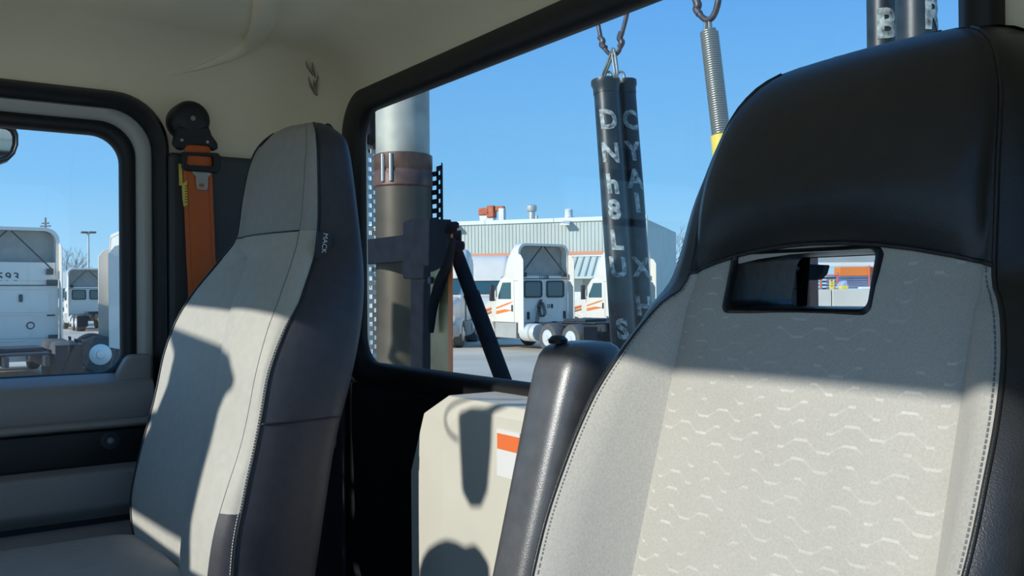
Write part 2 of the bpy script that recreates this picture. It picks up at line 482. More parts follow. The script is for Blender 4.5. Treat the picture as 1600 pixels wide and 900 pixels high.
# moulded ridge of the headliner, lying on its rounded rear corner
def shell_pt(px, py):
    v = ray(px, py); c0 = Vector(((XL+XR)/2, (YF+YB)/2, (ZF+ZC)/2)); hb = Vector(((XR-XL)/2, (YB-YF)/2, (ZC-ZF)/2)); rr = .12
    s_ = .4
    for _ in range(400):
        p = v*s_ - c0; q = Vector([abs(p[i]) - hb[i] + rr for i in range(3)])
        d = Vector([max(t, 0) for t in q]).length + min(max(q), 0) - rr
        if d > -.001: break
        s_ += max(-d*.4, .001)
    return v*s_
rp = spline([shell_pt(*q) for q in ((428,-70),(420,-30),(416,5),(409,40),(393,66),(366,84),(336,97),(304,108),(268,117))], 40)
mb = MB(); mb.tube(rp, [.024*min(1, (40-i)/26) + .0008 for i in range(41)], 12, flat=.75)
struct(mb.build('trim_1', M['headliner'], smooth=180))

# torn scrap in the headliner beside the rear window
p = on_x(490, 120, XL+.04)
t = MB()
for (a, b) in (((478, 96), (489, 118)), ((488, 98), (493, 122)), ((482, 120), (492, 148)), ((497, 118), (494, 150)), ((490,124),(496,149))):
    A = shell_pt(*a); B = shell_pt(*b)
    mid = (A+B)/2 + Vector((.004, -.005, 0))
    t.tube([A, mid, B], [.001, .0032, .0012], 5)
tear = t.build('torn_scrap', mat('scrap', (.34, .30, .22), .9, noise=(60, .4)), smooth=60)
tag(tear, 'small torn strip hanging loose from the pale headliner above the seats', 'tear')

# ---- rear window: rubber seal, pane
win_o = thing('window_1', 'wide rear cab window in a thick black rubber seal', 'window', (-1.18, YB, -.154)); win_o['kind'] = 'structure'
del win_o['category']
i0 = rrect(-1.893, -.487, -.154, .416, .065, 10)
o0 = rrect(-1.985, -.443, -.205, .470, .10, 10)
o1 = rrect(-1.96, -.452, -.190, .452, .09, 10)
o2 = rrect(-1.912, -.47, -.165, .428, .075, 10)
mb = MB()
rows = [[(x, YB+.008, z) for x, z in i0], [(x, YB-.005, z) for x, z in i0], [(x, YB-.018, z) for x, z in o2], [(x, YB-.020, z) for x, z in o1], [(x, YB-.012, z) for x, z in o0], [(x, YB+.004, z) for x, z in o0]]
mb.grid(rows, close=True)
mb.build('seal', M['rubber'], win_o, smooth=60)
ir = rrect(-1.905, -.48, -.16, .422, .07, 10)
MB().prism([(x, YB+.004, z) for x, z in ir], (0, .005, 0)).build('pane', M['glass_rear'], win_o)

# ---- passenger door with its window
door = thing('door_1', 'passenger door with black seals, pale painted frame and grey inner panel', 'door', (XL, 0, ZF)); door['kind'] = 'structure'; del door['category']
def yz(o, x): return [(x, y, z) for y, z in o]
DB = ZF+.05
a0 = rrect(-.55, .517, DB-.02, .447, .115, 10); a1 = rrect(-.52, .488, DB+.01, .416, .095, 10)
a2 = rrect(-.49, .450, DB+.04, .383, .075, 10)
mb = MB(); mb.grid([yz(a0, XL-.02), yz(a0, XL+.010), yz(rrect(-.54,.508,DB-.01,.438,.11,10), XL+.022), yz(rrect(-.53,.498,DB,.426,.10,10), XL+.018), yz(a1, XL-.004), yz(a1, XL-.06)], close=True)
mb.build('outer_seal', M['rubber'], door, smooth=60)
mb = MB(); mb.grid([yz(a1, XL-.05), yz(a1, XL-.020), yz(rrect(-.515,.482,DB+.015,.411,.09,10), XL-.014), yz(rrect(-.50,.458,DB+.03,.392,.08,10), XL-.018), yz(a2, XL-.03), yz(a2, XL-.07)], close=True)
mb.build('door_frame', M['frame_paint'], door, smooth=60)
g0 = rrect(-.46, .421, -.165, .354, (.04,.045,.06,.06), 10); g1 = rrect(-.485, .455, -.20, .387, (.05,.05,.078,.078), 10)
wd = thing('window_2', 'passenger door window in black rubber with parked white trucks beyond', 'window', (XL, 0, -.165)); wd['kind'] = 'structure'; del wd['category']
mb = MB(); mb.grid([yz(g1, XL-.06), yz(g1, XL-.026), yz(rrect(-.478,.445,-.19,.378,(.045,.05,.07,.07),10), XL-.016), yz(rrect(-.468,.43,-.175,.364,(.04,.05,.065,.065),10), XL-.018), yz(g0, XL-.03), yz(g0, XL-.04)], close=True)
mb.build('seal', M['rubber'], wd, smooth=60)
MB().prism(yz(rrect(-.47, .43, -.175, .364, .05, 8), XL-.04), (.005, 0, 0)).build('pane', M['glass_door'], wd)
# inner door panel, built as a stepped section running along the door
def strip(name, zs, material, y0=-.50, y1=.478, bev=.006):
    mb = MB(); poly = [(XL+p, y0, z) for p, z in zs]
    mb.prism(poly, (0, y1-y0, 0)); return mb.build(name, material, door, bevel=bev)
strip('belt_ledge', [(-.05,-.30),(-.05,-.172),(-.02,-.168),(.030,-.185),(.042,-.205),(.038,-.262),(.030,-.268)], M['trim_grey'])
strip('ridge', [(-.04,-.29),(-.04,-.262),(.040,-.262),(.050,-.268),(.048,-.278),(.020,-.284)], M['trim_grey'])
strip('recess_band', [(-.05,-.40),(-.05,-.28),(.012,-.284),(.012,-.362)], M['trim_black'])
strip('map_panel', [(-.05,-.52),(-.05,-.36),(.014,-.362),(.042,-.372),(.046,-.445),(.034,-.458)], M['trim_grey'])
strip('lower_groove', [(-.05,-.53),(-.05,-.455),(.012,-.458),(.012,-.50)], M['trim_black'])
strip('lower_panel', [(-.05,DB+.03),(-.05,-.49),(.03,-.486),(.055,-.50),(.058,-.55),(.05,DB+.03)], M['trim_grey'])
p = on_x(172, 688, XL+.012)
sc = MB(); sc.lathe(p, (1,0,0), [(0.0,0),(.019,0),(.019,.005),(.013,.008),(.009,.003),(0,.003)], 20)
sc.build('screw_cup', M['trim_dark'], door, smooth=40)
mb = MB(); mb.lathe(p+Vector((.003,0,0)), (1,0,0), [(0,0),(.007,0),(.006,.004),(0,.005)], 14); mb.build('screw', M['trim_grey'], door, smooth=40)
# corner filler where the belt ledge rises to the rear of the door glass
mb = MB(); poly = [(XL-.03, .40, -.20), (XL-.03, .478, -.20), (XL-.03, .478, -.128), (XL-.03, .432, -.128), (XL-.03, .424, -.138), (XL-.03, .405, -.172)]
mb.prism(poly, (.045, 0, 0)).build('corner_filler', M['trim_grey'], door, bevel=.008, seg=3)

# ---- dark trim on the rear of the side wall and below the rear window
mb = MB(); mb.box((XL-.01, .512, ZF), (XL+.030, YB-.10, .322)); tr2 = mb.build('trim_2', M['trim_dark'], bevel=.012, seg=3); struct(tr2)
mb = MB(); mb.prism([(XL+.02, .545, -.9), (XL+.05, .56, -.9), (XL+.05, .60, -.9), (XL+.02, .615, -.9)], (0,0,1.18)); 
mb.build('pillar_rib', M['trim_dark'], tr2, bevel=.008)
# rear corner + back panel below the window
rows = []
R_ = .12
for z in (.322, -.1, -.2, -.25, ZF):
    if True:
        row = [(XL+.02, YB-R_-.03, z)]
        for k in range(9):
            a = math.radians(180 - 90*k/8)
            row.append((XL+R_+.015 + (R_)*math.cos(a), YB-R_-.015 + (R_)*math.sin(a), z))
        rows.append(row)
mb = MB(); mb.grid(rows); struct(mb.build('trim_3', M['trim_dark'], smooth=40, solid=.01))
mb = MB(); mb.box((XL+.10, YB-.014, ZF), (XR-.05, YB+.01, -.203)); mb2 = mb.build('trim_4', M['trim_black'], bevel=.006); struct(mb2)

# ---- light grey rear console with bevelled left shoulder and its sticker
con = thing('rear_console', 'pale grey sunlit plastic console on the back wall between the two seats', 'console', (-1.15, .80, ZF))
YC = .775
def cpt(px, py, y): v = on_y(px, py, y); return (v.x, v.z)
oz_ = lambda px, y: (on_y(px, 740, y).x, ZF+.01)
outl = [oz_(640, YC+.008), cpt(640, 738, YC+.008), cpt(661, 645, YC+.008), cpt(699, 618, YC+.008), (-.95, cpt(699, 618, YC+.008)[1]), (-.95, ZF+.01)]
inl = [oz_(691, YC), cpt(691, 700, YC), cpt(700, 668, YC), cpt(722, 640, YC), (-.98, cpt(722, 640, YC)[1]), (-.98, ZF+.01)]
mb = MB()
n = len(outl)
mb.grid([[(x, YB-.012, z) for x, z in outl], [(x, YC+.008, z) for x, z in outl], [(x, YC, z) for x, z in inl]], close=True)
mb.add([(x, YC, z) for x, z in inl], [tuple(range(n))])
mb.build('body', M['panel_light'], con, bevel=.006, seg=3)
p = on_y(783, 706, YC-.0015)
mb = MB(); mb.box((p.x-.012, YC-.0015, p.z-.038), (p.x+.05, YC-.0003, p.z+.034)); mb.build('sticker', M['white_print'], con)['label'] = 'white warning sticker with an orange band'
mb = MB(); mb.box((p.x-.010, YC-.0022, p.z+.004), (p.x+.05, YC-.0012, p.z+.028)); mb.build('sticker_band', M['sticker_orange'], con)

# ---- windscreen pane, dashboard top
ws = thing('window_3', 'windscreen', 'window', (-1.18, YF, .04)); ws['kind'] = 'structure'; del ws['category']; del ws['label']
MB().prism([(x, YF-.02, z) for x, z in rrect(XL+.18, XR-.005, -.005, .525, .06)], (0, .005, 0)).build('pane', M['glass_front'], ws)
mb = MB(); mb.prism([(XL+.03, YF+.01, -.60), (XL+.03, YF+.01, -.03), (XL+.03, YF+.16, -.05), (XL+.03, YF+.24, -.11), (XL+.03, YF+.22, -.60)], (XR-XL-.06, 0, 0))
struct(mb.build('trim_5', mat('dash_grey', (.22, .215, .20), .6), bevel=.02, seg=3))

# ---- camera unit hanging from the windscreen header (its shadow falls on the rear console)
def back_along(p, y):
    t = (p[1]-y)/SUN_D.y
    return Vector(p) - SUN_D*t
cu = thing('dash_camera', 'small dark dash camera hanging from the windscreen header, shadow on the console', 'camera', (-1.35, -.58, .2))
yc_ = -.58
def shp(px, py): return back_along(on_y(px, py, YC), yc_)
body = [shp(*q) for q in ((716,655),(735,645),(770,645),(768,700),(762,770),(752,795),(735,795),(722,770))]
mb = MB(); mb.prism(body, (0, .03, 0)).build('housing', M['trim_black'], cu, bevel=.006)
mb = MB(); a_, b_ = shp(750,650), shp(800,612); hd = Vector((b_.x+.03, yc_, .52)); mb.tube([a_, b_, hd], .009, 8); mb.build('mount_arm', M['trim_black'], cu, smooth=60)
mb = MB(); mb.tube(spline([shp(716,688), shp(702,676), shp(694,655), shp(700,635), shp(735,614), (shp(760,600))], 24), .0035, 6); mb.build('cable', M['trim_black'], cu, smooth=60)
mb = MB(); c_ = sum(body, Vector())/len(body); mb.lathe(c_+Vector((0,-.002,0)), (0,-1,0), [(.012,0),(.010,.006),(0,.006)], 16); mb.build('lens', M['truck_glass'], cu, smooth=50)

dp = thing('dash_shade_block', 'unseen low rounded block on the dashboard, added to shade the foot of the console', 'light blocker', (-1.4, -.60, -.1))  # unseen block, added and outlined only for the shadow it throws
pod = [back_along(on_y(px, py, YC), -.60) for px, py in ((650,905),(656,886),(666,872),(682,863),(698,859),(712,863),(726,871),(741,867),(750,876),(764,898),(768,960),(650,960))]
mb = MB(); mb.prism(pod, (0, .05, 0)); mb.build('housing', M['trim_dark'], dp, bevel=.008, seg=3)

# ---- unseen strip under the windscreen header, added to lower the passenger-side shadow edge
mb = MB(); mb.box((XL+.12, YF+.03, .468), (-1.30, YF+.05, .56)); shade_o = thing('shade_strip', 'unseen grey strip along the top of the windscreen, added to shade the passenger side', 'visor', (-1.65, YF+.04, .47))
mb.build('blade', M['trim_grey'], shade_o, bevel=.008, seg=3)
mb = MB(); mb.tube([(XL+.12, YF+.04, .562), (-1.30, YF+.04, .562)], .006, 8); mb.build('rod', M['steel'], shade_o, smooth=60)

# ---- exterior mirror in front of the passenger's windscreen corner (its shadow lies on the passenger seat)
em = thing('hood_mirror', 'tall truck mirror on a bracket ahead of the windscreen', 'mirror', (-1.95, -1.0, .2))
PASS_Y = smooth_interp([-.50,-.44,-.397,-.32,-.24,-.179,-.125,-.06,0,.067,.118], [.395,.398,.402,.419,.445,.462,.474,.495,.523,.560,.586])
def shs(px, py):
    v = ray(px, py); s_ = .5/v.y
    for _ in range(30): s_ = PASS_Y(v.z*s_)/v.y
    return back_along(v*s_, -.98)
q = [shs(*k) for k in ((278,512),(340,535),(361,552),(366,590),(356,602),(346,632),(299,812),(296,885),(288,885),(272,826),(206,780),(196,772),(241,672),(270,600),(283,545))]
mb = MB(); mb.prism(q, (0, -.05, 0)).build('housing', M['black_metal'], em, bevel=.008)
mb = MB(); c_ = sum(q, Vector())/len(q)
mb.tube([c_+Vector((0,-.04,.02)), c_+Vector((-.20,-.04,.02)), c_+Vector((-.36,-.03,-.05)), c_+Vector((-.38,.05,-.8))], .014, 8); mb.build('bracket', M['black_metal'], em, smooth=60)

# ------------------------------------------------------------------ driver seat
XC = -.555
def Yp(z): return .74 + .3*z
f_hp = smooth_interp([-.70,-.45,-.35,-.26,-.18,-.12,-.07,-.03,.0,.03,.10,.17,.21,.235,.25,.258], [.20,.205,.215,.222,.225,.222,.213,.200,.188,.175,.168,.160,.148,.130,.105,.06])
f_b = smooth_interp([-.70,-.45,-.35,-.26,-.18,-.12,-.07,-.03,.0,.03,.10,.20,.258], [.09,.09,.09,.085,.07,.055,.035,.018,.008,0,0,0,0])
f_ho = smooth_interp([-.70,-.45,-.30,-.20,-.12,-.05,0,.034,.07,.106,.156,.20,.23,.25,.258,.262], [.245,.25,.258,.262,.262,.252,.243,.235,.225,.216,.200,.182,.160,.130,.085,.03])
f_bo = smooth_interp([-.70,-.35,-.20,-.10,-.03,.03,.2,.262], [-.06,-.06,-.045,-.02,.015,.025,.03,.05])
f_top = smooth_interp([-.7,.10,.19,.23,.25,.258,.262], [0,0,.004,.014,.030,.046,.06])      # front rolls back at the top
f_bulge = smooth_interp([-.7,.0,.035,.06,.10,.16,.22,.262], [0,0,-.004,.015,.031,.026,.012,0])
def arch(dx, z): return -.024*(dx/.165)**2*math.exp(-((z-.047)/.045)**2)
OX0, OX1, OZ0, OZ1 = -.100, .071, -.020, .0375
insx = [-.163, -.150, -.125, OX0, -.07, -.03, 0.0, .035, OX1, .105, .140, .155, .163]
zs = list(np.linspace(-.70, -.30, 12)) + list(np.linspace(-.28, -.035, 22)) + [OZ0, -.007, .006, .019, OZ1, .046] + list(np.linspace(.060, .20, 14)) + [.212,.223,.233,.241,.248,.253,.257,.260,.262]
KA = zs.index(.046)                         # row of the seam under the headrest
rows = []
for z in zs:
    hp, b, ho, bo, tp = f_hp(z), f_b(z), f_ho(z), f_bo(z), f_top(z)
    s_in = min(1.0, hp/.163*.985)
    L = []
    L.append((-ho*.95, .125)); L.append((-ho*1.0, .075)); L.append((-ho, bo+.015)); L.append((-ho+.006, bo)); L.append((-(hp*.6+ho*.4), bo*.45-b*.55-.004)) ; L.append((-hp-.003, -b+.001))
    L.append((-hp, -b))
    for t in (.25, .5, .75):
        u_ = t*t*(3-2*t); L.append((-(hp*(1-t)+.163*s_in*t), -b*(1-u_) - .008*math.sin(math.pi*t)*(1 if b > .01 else .2)))
    ins = []
    for x in insx:
        crown = -.006*(1-(x/.163)**2) + (.004 if abs(abs(x)-.163) < 1e-6 else 0)
        ins.append((x*s_in, crown - f_bulge(z)*(1-(abs(x)/.163)**3*.6)))
    R = [(-a, c) for a, c in L[::-1]]
    row = []
    for dx, dy in L + ins + R:
        ro = tp*(1 if dy < .06 else .3)
        row.append((XC+dx, min(Yp(z)+dy+ro, .872), z + arch(min(abs(dx), .175), z)))
    rows.append(row)
NL = 10; NI = len(insx)
ds = thing('driver_seat', 'nearer high-back driver seat with black leather headrest and woven grey centre', 'seat', (XC, .62, ZF))
def patch(r0, r1, c0, c1, skip=None):
    mb = MB()
    m = c1-c0+1
    mb.v = [rows[i][j] for i in range(r0, r1+1) for j in range(c0, c1+1)]
    for i in range(r1-r0):
        for j in range(m-1):
            if skip and skip(i+r0, j+c0): continue
            mb.f.append((i*m+j, i*m+j+1, (i+1)*m+j+1, (i+1)*m+j))
    return mb
ro0, ro1 = zs.index(OZ0), zs.index(OZ1)
co0, co1 = NL+insx.index(OX0), NL+insx.index(OX1)
NT = len(rows[0])
EN = len(zs)-1
patch(KA, EN, 6, NT-7).build('headrest', M['leather'], ds, smooth=180)
patch(0, KA, NL, NL+NI-1, lambda i, j: ro0 <= i < ro1 and co0 <= j < co1).build('seat_centre', M['weave'], ds, smooth=180)
patch(0, KA, 6, NL).build('bolster', M['fabric_grey'], ds, smooth=180)
patch(0, KA, NL+NI-1, NT-7).build('bolster', M['fabric_grey'], ds, smooth=180)
patch(0, EN, 0, 6).build('side_strip', M['leather'], ds, smooth=180)
patch(0, EN, NT-7, NT-1).build('side_strip', M['leather'], ds, smooth=180)
# rear shell with the same slot
rb = []
for i, z in enumerate(zs):
    ho = f_ho(z); cols = [-ho*.95, -ho*.86, -ho*.7, OX0*ho/.235, -.03, .03, OX1*ho/.235, ho*.7, ho*.86, ho*.95]
    dyb = [.125, .145, .152, .155, .156, .156, .155, .152, .145, .125]
    rb.append([(XC+a, min(Yp(z)+d+f_top(z)*.3*(1 if k in (0, 9) else -.6), .872 if k in (0, 9) else .876), z) for k, (a, d) in enumerate(zip(cols, dyb))])
mb = MB(); mb.v = [p for r in rb for p in r]
for i in range(len(zs)-1):
    for j in range(9):
        if ro0 <= i < ro1 and 3 <= j < 6: continue
        mb.f.append((i*10+j, i*10+j+1, (i+1)*10+j+1, (i+1)*10+j))
mb.f.append(tuple(EN*10+j for j in range(10)))
mb.build('back_shell', M['trim_black'], ds, smooth=60)
# top cap
mb = MB(); fr = rows[EN]; mb.add(fr + rb[EN][1:-1][::-1], [tuple(range(len(fr)+8))]); mb.build('top_cap', M['leather'], ds, smooth=60)
# slot through the seat: leather lining and lip
def Pz(dx, z, dy): return (XC+dx, Yp(z)+dy, z)
lip = rrect(OX0-.002, OX1+.002, OZ0-.002, OZ1+.004, .007, 5)
mb = MB()
mb.grid([[Pz(x, z, d) for x, z in rrect(OX0-e_, OX1+e_, OZ0-e_, OZ1+e_+.003, .009, 5)] for e_, d in ((.004, .001), (.003, -.005), (.0, -.007), (-.002, -.004), (-.003, .004), (-.004, .03), (-.003, .10))], close=True)
mb.build('slot_lining', mat('slot_leather', (.010,.010,.011), .35, bump=(60, .25, .003)), ds, smooth=60)
# black bracket seen through the slot, behind the lining
mb = MB()
A = on_y(1166, 470, .83); B = on_y(1249, 420, .868)
A2 = on_y(1183, 478, .86)
mb.box((A.x-.01, .80, -.03), (B.x-.002, .868, .004)); mb.box((A.x-.01, .80, .004), (A.x+.025, .868, .045))
mb.box((A.x+.02, .845, .0), (B.x-.002, .868, .022)); mb.box((A.x+.02, .82, .022), (B.x+.002, .868, .030))
mb.build('bracket', M['rubber'], ds, bevel=.003)
mb = MB(); q = on_y(1233, 450, .842); mb.lathe(q, (0,-1,0), [(.005,0),(.005,.004),(.003,.006),(0,.006)], 12); mb.build('bolt', M['steel'], ds, smooth=40)
# piping along the seams
def rowpt(i, j, out=0.0):
    p = rows[i][j]; return (p[0], p[1]-out, p[2])
for j in (6, NT-7):
    MB().tube([rowpt(i, j, .0005) for i in range(0, EN-3)], .0022, 6).build('piping', M['leather'], ds, smooth=180)
MB().tube([rowpt(KA, j, .001) for j in range(6, NT-6)], .0022, 6).build('piping', M['leather'], ds, smooth=180)
for j in (NL, NL+NI-1):
    MB().tube([rowpt(i, j, -.0012) for i in range(0, KA+1)], .0016, 6).build('seam', M['fabric_grey'], ds, smooth=180)
# line of stitches next to the piping
for j, s_ in ((6, 1), (NT-7, -1)):
    mb = MB()
    for i in range(0, KA):
        for q in range(3):
            t0 = (q+.15)/3; t1 = (q+.8)/3
            a_ = Vector(rows[i][j]).lerp(Vector(rows[i+1][j]), t0); b_ = Vector(rows[i][j]).lerp(Vector(rows[i+1][j]), t1)
            o_ = Vector((s_*.007, -.001, 0)); 
            k_ = Vector(rows[i][j+s_]) - Vector(rows[i][j]); o_ = k_.normalized()*.006 + Vector((0, -.0008, 0))
            mb.tube([a_+o_, b_+o_], .0008, 4)
    so = mb.build('stitching', M['leather_grey'], ds); so['kind'] = 'stuff'
# seat cushion and pedestal, mostly below the frame
mb = MB(); mb.box((XC-.25, .0, -.62), (XC+.25, .60, -.47)); mb.build('seat_cushion', M['fabric_grey'], ds, bevel=.05, seg=4)
mb = MB(); mb.prism([(XC-.2, .05, ZF+.002), (XC-.2, .62, ZF+.002), (XC-.2, .58, -.62), (XC-.2, .08, -.62)], (.4, 0, 0)); mb.build('pedestal', M['trim_black'], ds, bevel=.02)
# folded-up armrest on the inner side
def arm_row(c, hx, hy, n=24, p=3.2):
    out = []
    for k in range(n):
        a = 2*math.pi*k/n; ca, sa = math.cos(a), math.sin(a)
        out.append((c[0]+hx*math.copysign(abs(ca)**(2/p), ca), c[1]+hy*math.copysign(abs(sa)**(2/p), sa), c[2]))
    return out
ar = []
for z, sc_ in ((-.66, 1), (-.5, 1), (-.36, 1), (-.28, 1), (-.2, 1.0), (-.13, 1.0), (-.09, .99), (-.072, .94), (-.062, .84), (-.056, .66), (-.054, .3)):
    t = (z+.66)/.60
    cy_ = .625 + (z+.36)*.27
    ar.append(arm_row((-.925 + .004*t, cy_+.045, z-.010), (.036+.016*t)*sc_, .050*sc_))
mb = MB(); mb.grid(ar, close=True); mb.add(ar[-1], [tuple(range(24))]); mb.add(ar[0], [tuple(range(24))])
am = mb.build('armrest', mat('leather_gloss', (.09,.092,.096), .32, noise=(40,.15), bump=(700,.3,.0008), spec=.7), ds, smooth=180)
mb = MB(); mb.tube([(p_[5][0], p_[5][1], p_[5][2]) for p_ in ar[:8]], .002, 6); mb.build('armrest_seam', M['trim_black'], am, smooth=180)
mb = MB(); mb.lathe((-.925, .715, -.066), (0,0,1), [(.012,0),(.013,.005),(.008,.010),(0,.011)], 14); mb.build('armrest_knob', M['trim_black'], am, smooth=50)
mb = MB(); mb.lathe((-.90, .64, -.50), (1,0,0), [(.03,0),(.03,.11),(0,.11)], 18); mb.build('armrest_pivot', M['trim_black'], ds, smooth=40)

# ------------------------------------------------------------------ passenger seat
PX = -1.67
g_y = smooth_interp([-.50,-.44,-.397,-.32,-.24,-.179,-.125,-.06,0,.067,.118,.187,.253,.29,.31,.322,.33], [.385,.388,.392,.409,.432,.448,.460,.481,.510,.550,.576,.588,.600,.610,.620,.632,.655])
g_hf = smooth_interp([-.50,-.47,-.44,-.40,-.32,-.24,-.125,-.06,0,.067,.118,.187,.253,.29,.31,.322,.33], [.10,.17,.21,.23,.24,.245,.255,.25,.23,.18,.14,.145,.14,.125,.10,.07,.03])
g_h1 = smooth_interp([-.50,-.40,-.326,-.24,-.145,-.026,.077,.114,.176,.25,.29,.31,.322,.33], [.216,.218,.218,.218,.222,.203,.160,.140,.145,.14,.125,.10,.07,.03])
g_d1 = smooth_interp([-.50,-.366,-.24,-.145,-.026,.077,.176,.33], [.024,.031,.038,.034,.036,.030,.021,.01])
g_h2 = smooth_interp([-.50,-.346,-.21,-.15,-.052,-.009,.064,.114,.181,.25,.29,.31,.322,.33], [.245,.245,.245,.242,.232,.217,.18,.155,.152,.15,.138,.115,.085,.035])
g_d2 = smooth_interp([-.50,-.346,-.282,-.15,-.052,-.009,.064,.114,.181,.33], [.060,.060,.057,.051,.060,.069,.066,.057,.048,.02])
g_hr = smooth_interp([-.50,-.3,-.161,-.044,.07,.215,.28,.305,.32,.33], [.238,.238,.243,.233,.20,.160,.142,.115,.085,.035])
g_yr = smooth_interp([-.50,-.443,-.233,-.161,-.044,.07,.215,.29,.31,.322,.33], [.575,.585,.622,.642,.672,.690,.692,.688,.682,.672,.664])
g_cr = smooth_interp([-.50,-.41,-.3,-.19,-.09,.004,.06,.11,.33], [.07,.075,.078,.06,.035,-.02,-.06,-.11,-.11])
pz = list(np.linspace(-.49, .115, 44)) + list(np.linspace(.128, .28, 12)) + [.29, .299, .306, .312, .317, .321, .325, .328, .33]
KP = 43
PR = []
for z in pz:
    y0, hf, h1, h2, hr, c_ = g_y(z), g_hf(z), g_h1(z), g_h2(z), g_hr(z), g_cr(z)
    c_ = max(c_, -hf*.85)
    row = [(-hf*.95, g_yr(z)-y0), (-hf*1.02, .08), (-hf*1.015, .03), (-hf, .006), (-hf+.012, 0)]
    cd = .021 if z < .08 else 0
    for t in (.25, .5, .75): row.append(((-hf+.012)*(1-t)+c_*t, cd*t + .0))
    row.append((c_, cd + .004))
    for t in (.2, .45, .7, .9): row.append((c_*(1-t)+h1*t, cd*(1-t) + g_d1(z)*t**2.2 - .008*math.sin(math.pi*t)))
    row.append((h1, g_d1(z)))
    for t in (.33, .66): row.append((h1*(1-t)+h2*t+.005, g_d1(z)*(1-t)+g_d2(z)*t-.001))
    row.append((h2, g_d2(z)))
    dr = g_yr(z)-y0
    for t in (.06, .3, .6, .85, .97): row.append((h2*(1-t)+hr*t+.010*math.sin(math.pi*min(1, t*1.05))**.6 if t < .9 else h2*(1-t)+hr*t+.004, g_d2(z)*(1-t)+dr*t))
    row.append((hr-.012, dr+.012))
    PR.append([(PX+a, y0+d, z) for a, d in row])
ps = thing('passenger_seat', 'farther high-back passenger seat in grey leather with dark side panel, by orange belt', 'seat', (PX, .55, ZF))
def ppatch(r0, r1, c0, c1):
    mb = MB(); m = c1-c0+1
    mb.v = [PR[i][j] for i in range(r0, r1+1) for j in range(c0, c1+1)]
    mb.f = [(i*m+j, i*m+j+1, (i+1)*m+j+1, (i+1)*m+j) for i in range(r1-r0) for j in range(m-1)]
    return mb
EP = len(pz)-1
ppatch(KP, EP, 4, 13).build('headrest', M['fabric_pass_dark'], ps, smooth=180)
ppatch(0, KP, 4, 8).build('seat_centre', M['fabric_pass'], ps, smooth=180)
ppatch(0, KP, 8, 13).build('bolster', M['fabric_pass'], ps, smooth=180)
kf = min(range(len(pz)), key=lambda i: abs(pz[i]+.352))
ppatch(kf, KP, 13, 16).build('edge_strip', M['fabric_pass'], ps, smooth=180)
ppatch(KP, EP, 13, 16).build('upper_edge_strip', M['fabric_pass_dark'], ps, smooth=180)
ppatch(0, kf, 13, 16).build('corner_shade', M['leather_side'], ps, smooth=180)['label'] = 'lower corner in the dark side panel colour, with the dashboard shadow put into it'  # side panel colour; the dashboard's shadow is put into this dark corner
ppatch(0, KP, 0, 4).build('side_panel', M['leather_side'], ps, smooth=180)
ppatch(KP, EP, 0, 4).build('headrest_side', M['fabric_pass_dark'], ps, smooth=180)
ks = min(range(len(pz)), key=lambda i: abs(pz[i]+.215))
ppatch(ks, EP, 16, len(PR[0])-1).build('side_panel', M['leather_side'], ps, smooth=180)['label'] = 'upper dark blue-grey side panel'
ppatch(0, ks, 16, len(PR[0])-1).build('lower_side_panel', M['leather_side'], ps, smooth=180)
m_ = len(PR[0]); mb = MB()
for r in PR: mb.v += [r[-1], r[0]]
mb.f = [(2*i, 2*i+1, 2*i+3, 2*i+2) for i in range(len(PR)-1)]
mb.build('back_shell', M['trim_black'], ps, smooth=60)
mb = MB(); mb.add(PR[-1], [tuple(range(m_))]); mb.build('top_cap', M['leather_side'], ps, smooth=60)
def pp(i, j, o=0): p = PR[i][j]; return (p[0]+o*.6, p[1]-o, p[2])
MB().tube([pp(i, 16, .001) for i in range(0, EP-2)], .0024, 6).build('piping', M['trim_black'], ps, smooth=180)
MB().tube([pp(i, 13, -.0002) for i in range(0, EP-2)], .0010, 6).build('seam', M['leather_grey'], ps, smooth=180)
MB().tube([pp(i, 4, .0005) for i in range(0, EP-2)], .0026, 6).build('piping', M['trim_black'], ps, smooth=180)
MB().tube([pp(KP, j, .0003) for j in range(4, 14)], .0016, 6).build('seam', M['trim_black'], ps, smooth=180)
MB().tube([pp(ks, j, .001) for j in range(16, m_)], .0018, 6).build('seam', M['trim_black'], ps, smooth=180)
mb = MB()
for i in range(2, KP-6):
    for q in range(3):
        a_ = Vector(PR[i][16]).lerp(Vector(PR[i+1][16]), (q+.15)/3); b_ = Vector(PR[i][16]).lerp(Vector(PR[i+1][16]), (q+.75)/3)
        k_ = (Vector(PR[i][15])-Vector(PR[i][16])).normalized()*.0055 + Vector((.0006, -.0006, 0))
        mb.tube([a_+k_, b_+k_], .0010, 4)
so = mb.build('stitching', M['tan_thread'], ps); so['kind'] = 'stuff'; so['label'] = 'pale stitches along the seat edge'
# woven maker's tag sewn into the edge seam
i_t = min(range(len(pz)), key=lambda i: abs(pz[i]-.086))
A = Vector(PR[i_t][17])
t0 = on_x(498, 362, A.x+.006); t1 = on_x(512, 404, A.x+.006)
mb = MB(); mb.prism([(A.x+.011, t0.y-.004, t0.z), (A.x+.011, t0.y+.024, t0.z-.003), (A.x+.011, t1.y+.002, t1.z-.002), (A.x+.011, t1.y-.026, t1.z+.001)], (.0025, 0, 0))
tg = mb.build('tag', M['trim_black'], ps); tg['label'] = 'small black woven tag with white lettering'
mb = MB(); c_ = Vector((A.x+.0138, (t0.y+t1.y)/2-.001, (t0.z+t1.z)/2)); d_ = (Vector((0, t1.y-.012-t0.y-.010, t1.z-t0.z))).normalized()
up_ = Vector((1,0,0)).cross(d_)
text_mesh(mb, 'MACK', c_ + Vector((.0006, 0, .003)), d_, up_, .0128); mb.build('lettering', M['white_print'], tg)
